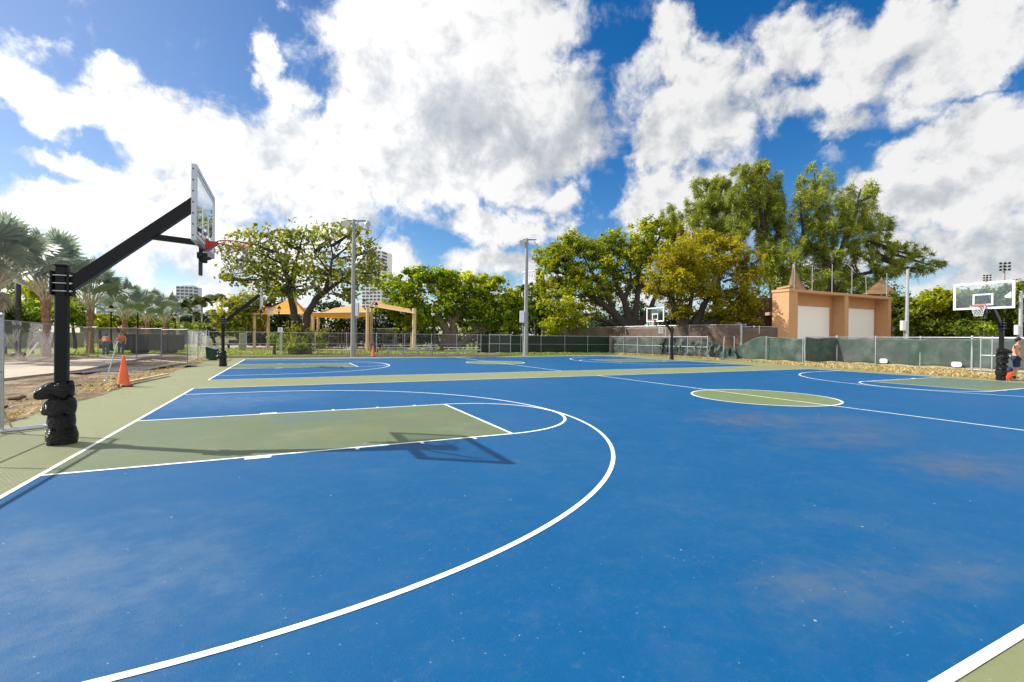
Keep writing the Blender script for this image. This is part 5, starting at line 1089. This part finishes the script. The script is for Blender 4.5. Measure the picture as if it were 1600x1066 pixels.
for lab, px, top, d in [('black lamp post between the third and fourth silver palms', 173.5, 477, 44), ('black lamp post right of the fourth silver palm', 215, 478, 49), ('black lamp post below the green palms', 273.5, 490, 62), ('black lamp post behind the green bin', 335, 508, 72), ('black lamp post in front of the orange shade sail', 435.5, 478, 50),
                      ('black lamp post under the right edge of the tan sail, behind the cone', 587, 472, 48), ('smaller black lamp post under the sloping tan sail', 603, 492, 66), ('black lamp post left of the fig trunk', 676.5, 485, 52)]: lamp_post(lab, px, top, d)
b = spot(28, 32.5); t = thing('utility_post', 'dark wrapped post on a round base at the far left behind the fence', 'post', tuple(b)); mb = MB(); mb.lathe((0, 0, -.02), [(.16, 0), (.165, 3), (.15, 5.9), (0, 5.95)], 16); mb.build('pole', M_DARKMET, t); mb = MB(); mb.lathe((0, 0, 0), [(.42, 0), (.40, .18), (.2, .26)], 18); mb.build('base', M_DARKMET, t)
b = spot(379, 50); t = thing('utility_box', 'grey concrete pillar box on the lawn behind the far fence', 'utility box', tuple(b)); mb = MB(); mb.box((0, 0, .9), (.62, .5, 1.8), 0, .04); mb.build('cabinet', M_CONC, t); mb = MB(); mb.box((0, -.26, .95), (.46, .02, 1.3)); mb.build('door', M_POLE, t)
def play_frame(label, px, d, seed):
    b = spot(px, d); t = thing('play_frame', label, 'playground frame', tuple(b), -YAW, 'playground frames under the sails'); rs = random.Random(seed)
    for x in (-1.2, 0, 1.2):
        for y in (-.6, .6): mb = MB(); mb.tube([(x, y, 0), (x, y, 2.3+.3*rs.random())], .055, 8); mb.build('post', M_PLAYR, t)
    mb = MB(); mb.box((-.6, 0, 1.1), (1.2, 1.25, .08)); mb.box((.6, 0, .8), (1.2, 1.25, .08)); mb.build('deck', M_PLAYB, t)
    mb = MB(); mb.grid(lambda u, v: (1.2+2.0*u, (v-.5)*.5, .85-.75*u**.8+.10*(2*v-1)**2), 14, 6); mb.build('slide', M_PLAYB, t)
    mb = MB(); mb.tube([(-1.2+.0, -.6, 2.2), (-.6, -.6, 2.55), (0, -.6, 2.2)], .04, 6); mb.tube([(0, -.6, 1.5), (1.2, -.6, 1.5)], .035, 6); mb.tube([(-1.2, -.6, 1.7), (0, -.6, 1.7)], .035, 6); mb.build('hand_rail', M_PLAYR, t)
    mb = MB()
    for k in range(5): mb.tube([(-1.25-.1*(4-k), -.35, .2+k*.22), (-1.25-.1*(4-k), .35, .2+k*.22)], .025, 6)
    mb.build('ladder', M_PLAYR, t)
play_frame('dark playground frame with slide under the tan hip sail', 516, 58, 1); play_frame('dark playground frame behind the grey light pole', 556, 60, 2); play_frame('playground frame with rails under the sloping tan sail', 616, 57, 3)
# spring rider bits: a swing frame
b = spot(600, 60); t = thing('swing_frame', 'thin grey swing frame under the sloping tan sail', 'swing', tuple(b), -YAW)
mb = MB()
for x in (-1.5, 1.5): mb.tube([(x-.0, -.8, 0), (x, 0, 2.6)], .045, 8); mb.tube([(x, .8, 0), (x, 0, 2.6)], .045, 8)
mb.tube([(-1.5, 0, 2.6), (1.5, 0, 2.6)], .05, 8); mb.build('frame', M_STEEL, t)
for x in (-.6, .6): mb = MB(); mb.tube([(x-.2, 0, 2.58), (x-.2, 0, .5)], .012, 5); mb.tube([(x+.2, 0, 2.58), (x+.2, 0, .5)], .012, 5); mb.box((x, 0, .48), (.46, .2, .03)); mb.build('swing_seat', M_DARKMET, t)

# ------------------------------------------------------------------ building site things on the left
b = spot(242, 38.5); t = thing('dump_trailer', 'dark open dump container standing on the path behind the fence', 'container', tuple(b), -YAW+.12)
mb = MB()
for (x, y, sx_, sy_) in ((0, -.95, 3.4, .08), (0, .95, 3.4, .08), (-1.7, 0, .08, 1.98), (1.7, 0, .08, 1.98)): mb.box((x, y, .92), (sx_, sy_, 1.25))
mb.box((0, 0, .32), (3.4, 1.9, .08)); mb.build('bin_body', M_DARKMET, t); mb = MB()
for k in range(7): mb.box((-1.5+k*.5, -1.02, .9), (.07, .07, 1.2))
mb.box((0, -1.02, 1.52), (3.5, .09, .09)); mb.build('ribs', M_DARKMET, t)
for x in (-1.1, 1.1): mb = MB(); mb.tube([(x, -.8, .22), (x, .8, .22)], .22, 14); mb.build('roller', M_RUBBER, t)
b = spot(178, 85); t = thing('tiled_house', 'low house with a terracotta tiled hip roof behind the third silver palm', 'house', tuple(b), -YAW-.25)
zr = height(497, 85, 185); ze = height(513, 85, 150)
mb = MB(); mb.box((1.5, 3, ze/2), (15, 9, ze)); mb.build('wall', M_WALLW, t)
mb = MB(); e = [(-7.2, -2.6), (10.2, -2.6), (10.2, 8.6), (-7.2, 8.6)]; r0, r1 = (-1.6, 3), (4.6, 3)
mb.add([(x, y, ze) for x, y in e]+[(*r0, zr), (*r1, zr)], [(0, 1, 5, 4), (1, 2, 5), (2, 3, 4, 5), (3, 0, 4), (3, 2, 1, 0)]); rf = mb.build('roof', M_TILE, t)
mb = MB()
for a, c in (((-7.2, -2.6, ze), (*r0, zr)), ((10.2, -2.6, ze), (*r1, zr)), ((*r0, zr), (*r1, zr))): mb.tube([a, c], .14, 6)
mb.build('ridge_tiles', M_TILE, rf)
for x in (-4, 0, 4, 7): mb = MB(); mb.box((x, -1.52, ze*.5), (1.3, .06, 1.2)); mb.build('window', M_TOWERD, t)
b0_, b1_ = spot(-30, 46), spot(130, 55); t = thing('pale_wall', 'low pale garden wall far left behind the silver palms', 'wall', tuple(b0_)); mb = MB(); dvec2 = b1_-b0_; mb.beam((0, 0, .8), (dvec2[0], dvec2[1], .8), .22, 1.6); mb.build('wall_face', M_WALLW, t); mb = MB(); mb.beam((0, 0, 1.65), (dvec2[0], dvec2[1], 1.65), .32, .1); mb.build('coping', M_CONC, t)
b = spot(352, 56); t = thing('park_bench', 'dark park bench on the lawn left of the grey pillar box', 'bench', tuple(spot(366, 55)), -YAW)
mb = MB(); mb.box((0, 0, .45), (1.6, .45, .05)); mb.build('seat', M_DARKMET, t); mb = MB(); mb.box((0, .22, .8), (1.6, .05, .4)); mb.build('backrest', M_DARKMET, t)
for x in (-.65, .65): mb = MB(); mb.box((x, 0, .22), (.06, .4, .44)); mb.build('leg', M_DARKMET, t)
# ------------------------------------------------------------------ far towers
def tower(label, px0, px1, top, d, floors, cols, wall, glass, rz=0.0, depth=18, name='apartment_tower', crown=0):
    a = spot(px0, d); c = spot(px1, d); w = float(np.linalg.norm(c-a)); H = height(top, d, px0); m = (a+c)/2; t = thing(name, label, 'building', (m[0], m[1], 0), -YAW+rz, 'tower blocks on the skyline')
    mb = MB(); mb.box((0, depth/2, H/2), (w, depth, H)); mb.build('wall', wall, t); fh = H/floors
    for f in range(floors):
        if H-(f+1)*fh < -1 or (f+.5)*fh < 6: continue
        mb = MB()
        for k in range(cols):
            x = -w/2+(k+.5)*w/cols; mb.box((x, -.1, (f+.5)*fh), (w/cols*.68, .5, fh*.52))
        mb.box((w/2+.08, depth*.3, (f+.5)*fh), (.4, depth*.4, fh*.52)); mb.build('window_row', glass, t)
    mb = MB(); mb.box((0, depth*.5, H+.6), (w*.6, depth*.5, 1.2+crown)); mb.build('roof_plant', wall, t); return t
tower('grey apartment tower left of the green palms', 276, 300, 447, 330, 16, 4, M_TOWER, M_TOWERD, .2, 14)
tower('bluish glass apartment block behind the third silver palm', 152, 182, 466, 300, 11, 5, M_TOWERB, M_TOWER, .15)
tower('low white block with striped floors behind the fifth silver palm', 214, 250, 483, 240, 6, 1, M_TOWER, M_TOWERD, .1)
tower('white high-rise with dark windows right of the broad leaved tree', 563, 596, 392, 420, 26, 5, M_WHITE, M_TOWERD, -.25, 20)
tower('small distant teal topped block above the yellow green tree', 376, 390, 461, 500, 14, 3, M_TOWER, M_GREENGL, 0, 10)
b = spot(850, 380); t = thing('round_tower', 'round white tower with a columned crown behind the second light pole', 'building', tuple(b), 0, 'tower blocks on the skyline'); H = height(440, 380, 840); rr = 17.5
mb = MB(); mb.lathe((0, 0, 0), [(rr, 0), (rr, H), (0, H)], 48, False); mb.build('wall', M_TOWER, t)
for f in range(14):
    mb = MB(); z = H-3.6-f*3.4
    for k in range(40): a = 2*math.pi*k/40; mb.box((rr*math.cos(a), rr*math.sin(a), z), (.6, 1.6, 1.8), a)
    mb.build('window_row', M_TOWERD, t)
mb = MB(); zc = height(427, 380, 840)
for k in range(48): a = 2*math.pi*k/48; mb.beam((rr*math.cos(a), rr*math.sin(a), H), (rr*.97*math.cos(a), rr*.97*math.sin(a), zc), .5, .5)
mb.lathe((0, 0, zc-.5), [(rr*1.02, 0), (rr*1.02, .9), (rr*.9, .9), (rr*.9, 0), (rr*1.02, 0)], 48, False); mb.build('crown_pergola', M_TOWER, t)

# ------------------------------------------------------------------ people
def skinned(name, joints, mat, parent, sub=2):
    """joints: name -> (position, radius, parent name); one continuous body grown over the skeleton"""
    names = list(joints); me = bpy.data.meshes.new(name); idx = {n: i for i, n in enumerate(names)}
    me.from_pydata([joints[n][0] for n in names], [(idx[joints[n][2]], idx[n]) for n in names if joints[n][2]], [])
    o = bpy.data.objects.new(name, me); COL.objects.link(o); md = o.modifiers.new('skin', 'SKIN'); md.use_smooth_shade = True
    for i, n in enumerate(names):
        r = joints[n][1]; sv = me.skin_vertices[0].data[i]; sv.radius = (r, r) if not hasattr(r, '__len__') else r; sv.use_root = (joints[n][2] is None)
    s = o.modifiers.new('smooth', 'SUBSURF'); s.levels = sub; s.render_levels = sub
    dg = bpy.context.evaluated_depsgraph_get(); m2 = bpy.data.meshes.new_from_object(o.evaluated_get(dg)); m2.name = name
    bpy.data.objects.remove(o); bpy.data.meshes.remove(me); m2.materials.clear(); return link_mesh(name, m2, parent, mat)
def hand(J, tag_, wrist, dirv, side, parent):
    w = Vector(wrist); d = Vector(dirv).normalized(); sd = Vector(side).normalized(); J['palm'+tag_] = (tuple(w+d*.06), (.030, .020), parent)
    for k, (off, ln) in enumerate(((-.030, .062), (-.010, .072), (.010, .068), (.028, .052))):
        b = w+d*.09+sd*off; J['f%da%s' % (k, tag_)] = (tuple(b), .0095, 'palm'+tag_); cu = sd.cross(d)*.018
        J['f%db%s' % (k, tag_)] = (tuple(b+d*ln*.55+cu*.6), .0085, 'f%da%s' % (k, tag_)); J['f%dc%s' % (k, tag_)] = (tuple(b+d*ln+cu*2.2), .007, 'f%db%s' % (k, tag_))
    J['t1'+tag_] = (tuple(w+d*.055-sd*.045), .011, 'palm'+tag_); J['t2'+tag_] = (tuple(w+d*.095-sd*.058), .009, 't1'+tag_)
def person(label, loc, rz, pose, wear, group=None):
    t = thing('person', label, 'person', loc, rz, group); b = pose.get('bend', 0.0); Hh = .94
    def up(x, y, z):                                    # upper body leans forward about the hips
        dz = z-Hh; return (x*math.cos(b)+dz*math.sin(b), y, Hh+dz*math.cos(b)-x*math.sin(b))
    J = {'pelvis': ((0, 0, Hh), (.135, .165), None), 'waist': (up(.005, 0, 1.10), (.110, .140), 'pelvis'), 'chest': (up(.0, 0, 1.30), (.115, .165), 'waist'), 'upper': (up(-.01, 0, 1.42), (.085, .13), 'chest'), 'neck': (up(.0, 0, 1.51), .056, 'upper'),
         'jaw': (up(.035, 0, 1.585), (.070, .062), 'neck'), 'head': (up(.03, 0, 1.68), (.098, .080), 'jaw'), 'crown': (up(.02, 0, 1.755), (.075, .066), 'head'), 'nose': (up(.135, 0, 1.645), .014, 'head')}
    for s, n in ((1, 'l'), (-1, 'r')):
        A = pose['arm_'+n]; J['sh'+n] = (up(-.01, s*.185, 1.415), .068, 'upper'); J['ua'+n] = (A[0], .050, 'sh'+n); J['el'+n] = (A[1], .043, 'ua'+n); J['fa'+n] = (A[2], .040, 'el'+n); J['wr'+n] = (A[3], .027, 'fa'+n)
        dv_ = Vector(A[3])-Vector(A[2]); hand(J, n, A[3], dv_, (.3, 1, 0) if s > 0 else (.3, -1, 0), 'wr'+n)
        G = pose['leg_'+n]; J['hip'+n] = ((0, s*.095, .86), .105, 'pelvis'); J['th'+n] = (G[0], .083, 'hip'+n); J['kn'+n] = (G[1], .058, 'th'+n); J['ca'+n] = (G[2], .055, 'kn'+n); J['an'+n] = (G[3], .038, 'ca'+n); J['to'+n] = (G[4], (.035, .03), 'an'+n)
    body = skinned('body', J, M_SKIN, t)
    # hair, eyes, clothes
    hc = up(.012, 0, 1.705); mb = MB(); mb.ball(hc, (.118, .098, .105), 18, 12, lambda d: (1.0+.04*math.sin(9*d[1]+7*d[0]) if (d[2] > -.15 or d[0] < -.25) and not (d[0] > .55 and d[2] < .35) else .78)); mb.build('hair', M_HAIR, t)
    mb = MB()
    for s in (-1, 1): mb.ball(up(.112, s*.030, 1.668), .010, 8, 6)
    mb.build('eyes', M_INK, t); mb = MB(); mb.ball(up(.115, 0, 1.602), (.012, .024, .006), 8, 5); mb.build('mouth', M_BAGRED, t)
    mb = MB()
    for s in (-1, 1): mb.ball(up(.015, s*.088, 1.655), (.020, .012, .032), 8, 6)
    mb.build('ears', M_SKIN, t)
    def loft(rings, mat, nm, seg=20, wob=.012):
        mb = MB(); mb_r = []
        vs = []
        for j, (c, rx, ry) in enumerate(rings):
            for k in range(seg): a = 2*math.pi*k/seg; w_ = 1+wob*math.sin(5*a+j*1.7)*3; vs.append((c[0]+rx*w_*math.cos(a), c[1]+ry*w_*math.sin(a), c[2]))
        mb.add(vs, [(i*seg+k, i*seg+(k+1) % seg, (i+1)*seg+(k+1) % seg, (i+1)*seg+k) for i in range(len(rings)-1) for k in range(seg)], True); return mb
    lg = wear['legs']; mbs = loft([((.0, 0, 1.035), .150, .175), ((0, 0, .98), .165, .19), ((0, 0, .90), .168, .205), ((0, 0, .84), .150, .200)], lg, 'shorts')
    for n in 'lr':
        G = pose['leg_'+n]; s = 1 if n == 'l' else -1; q0 = Vector((0, s*.098, .88)); q1 = Vector(G[0]); q2 = Vector(G[1]); q3 = Vector(G[2]); q4 = Vector(G[3])
        if wear['long']: mbs.tube([q0, q1, q2, q3, q4+Vector((0, 0, .02))], [.118, .108, .085, .078, .075], 14)
        else: mbs.tube([q0, q1, q1*.35+q2*.65], [.122, .118, .112], 16, False)
    mbs.build('trousers' if wear['long'] else 'shorts', lg, t)
    for n in 'lr':
        a = Vector(pose['leg_'+n][3]); to = Vector(pose['leg_'+n][4]); d = (to-a); d.z = 0; d = d.normalized(); mb = MB()
        g0 = a.z-.085; c = a+d*.055; rzf = math.atan2(d.y, d.x); co, si = math.cos(rzf), math.sin(rzf)
        base = MB(); base.ball((0, 0, 0), (.150, .052, .055), 18, 10, lambda q_: 1+.12*q_[0]); 
        mb.add([(c.x+v[0]*co-v[1]*si, c.y+v[0]*si+v[1]*co, g0+max(v[2], -.035)+.036+.02*(v[0] < -.03)) for v in base.V], base.F, True); mb.build('shoe', wear['shoe'], t)
        if not wear['long']: mb = MB(); mb.tube([a+Vector((0, 0, -.01)), a+Vector((0, 0, .10))], [.050, .053], 12); mb.build('sock', M_SOCK, t)
    if wear.get('top'):
        rg = []
        for z, rx, ry in ((1.0, .165, .195), (1.1, .145, .18), (1.25, .145, .20), (1.38, .13, .205), (1.455, .09, .14), (1.50, .068, .075)): rg.append((up(0, 0, z), rx, ry))
        mbs = loft(rg, wear['top'], 'shirt')
        for n in 'lr':
            A = pose['arm_'+n]; s = 1 if n == 'l' else -1; mbs.tube([up(-.01, s*.15, 1.41), A[0], Vector(A[0])*.4+Vector(A[1])*.6], [.085, .075, .07], 12)
        mbs.build('shirt', wear['top'], t)
    return t
hd = -1.12
LEG = {'leg_l': ((.03, .10, .68), (.045, .105, .50), (-.005, .105, .30), (-.02, .105, .085), (.17, .125, .025)), 'leg_r': ((.0, -.10, .68), (.0, -.105, .50), (-.045, -.105, .30), (-.06, -.105, .085), (.13, -.13, .025))}
POSE = dict(LEG, bend=.06, arm_l=((.02, .23, 1.27), (.04, .25, 1.13), (.16, .22, 1.05), (.26, .17, .99)), arm_r=((-.015, -.235, 1.27), (-.03, -.255, 1.13), (.07, -.24, 1.01), (.15, -.215, .92)))
gp = ground(1587, 594.5)
man = person('shirtless man in navy shorts and white shoes standing at the right edge', (gp[0], gp[1], 0.0), hd, POSE, dict(legs=M_NAVY, long=False, shoe=M_SHOE))
mb = MB(); mb.box((0, 0, 0), (.085, .015, .155), 0, .006); o = mb.build('phone', M_BLACK, None); o.rotation_euler = (.3, .9, hd); pw = Matrix.Rotation(hd, 4, 'Z') @ Vector((.335, .12, .945)); o.location = (gp[0]+pw.x, gp[1]+pw.y, pw.z); tag(o, 'dark phone held by the shirtless man', 'phone')
# sports bag against the hoop padding
bp_ = ground(1577.5, 594); t = thing('backpack', 'bright red backpack with dark blue flap leaning on the right hoop padding', 'backpack', (bp_[0], bp_[1], 0), hd)
mb = MB(); mb.ball((0, 0, .25), (.17, .17, .27), 18, 12, lambda d: (1-.10*max(0, d[2]))*(1+.04*math.sin(6*d[0]+5*d[2]))*(1.12 if d[2] < -.3 else 1)); mb.V = [(x, y, max(z, .005)) for x, y, z in mb.V]; mb.build('bag_body', M_BAGRED, t)
mb = MB(); mb.ball((-.05, 0, .40), (.15, .172, .16), 16, 10); mb.build('flap', M_BAGBLUE, t); mb = MB(); mb.tube([(-.08, .06, .5), (-.03, .03, .60), (.03, 0, .52)], .012, 6); mb.build('carry_loop', M_BAGBLUE, t)
WP1 = dict(LEG, bend=.75, arm_l=((.35, .22, 1.08), (.42, .22, .95), (.50, .18, .85), (.56, .14, .76)), arm_r=((.36, -.22, 1.08), (.44, -.22, .95), (.52, -.18, .85), (.58, -.14, .76)))
WP2 = dict(LEG, bend=.35, arm_l=((.15, .23, 1.2), (.22, .24, 1.06), (.32, .2, .98), (.42, .16, .92)), arm_r=((.14, -.23, 1.2), (.2, -.24, 1.06), (.3, -.2, .98), (.4, -.16, .92)))
b = spot(165, 34.5); person('worker in orange shirt and jeans bending over behind the fence, left one of two', tuple(b), hd+2.9, WP1, dict(legs=M_DENIM, long=True, shoe=M_SOCK, top=M_VEST), 'workers on the path')
b = spot(189, 36); person('worker in orange shirt leaning forward beside the dump container, right one of two', tuple(b), hd+.1, WP2, dict(legs=M_DENIM, long=True, shoe=M_SOCK, top=M_VEST), 'workers on the path')
# dark wavy strip laid on the dirt by the slab edge
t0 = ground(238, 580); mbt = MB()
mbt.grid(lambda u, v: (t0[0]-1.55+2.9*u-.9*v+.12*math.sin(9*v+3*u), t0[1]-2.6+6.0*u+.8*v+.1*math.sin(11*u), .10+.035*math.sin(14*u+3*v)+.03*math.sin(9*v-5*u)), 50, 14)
tag(mbt.build('dark_strip', M_DARKMET), 'crumpled dark strip lying on the dirt behind the orange cone', 'dark_strip')
# lumber and debris on the dirt
for i, (a, c, lab) in enumerate([((8, 542), (38, 569), 'long bare plank lying aslant before the dark post'), ((30, 565), (62, 540), 'plank propped on the silver palm foot'), ((185, 604.5), (262, 588), 'thin board lying along the dirt edge behind the orange cone')]):
    p = ground(*a) if i != 1 else ground(40, 562); e = ground(*c) if i != 1 else at(60, 535, 29)
    if i == 0: p = at(8, 542, 24); p[2] = .5; e = ground(38, 569)
    t = thing('plank', lab, 'plank', (p[0], p[1], 0), 0, 'planks on the dirt'); mb = MB(); mb.beam((0, 0, max(p[2], .09)), (e[0]-p[0], e[1]-p[1], max(e[2], .09)), .12, .04); o = mb.build('board', M_WOOD, t)
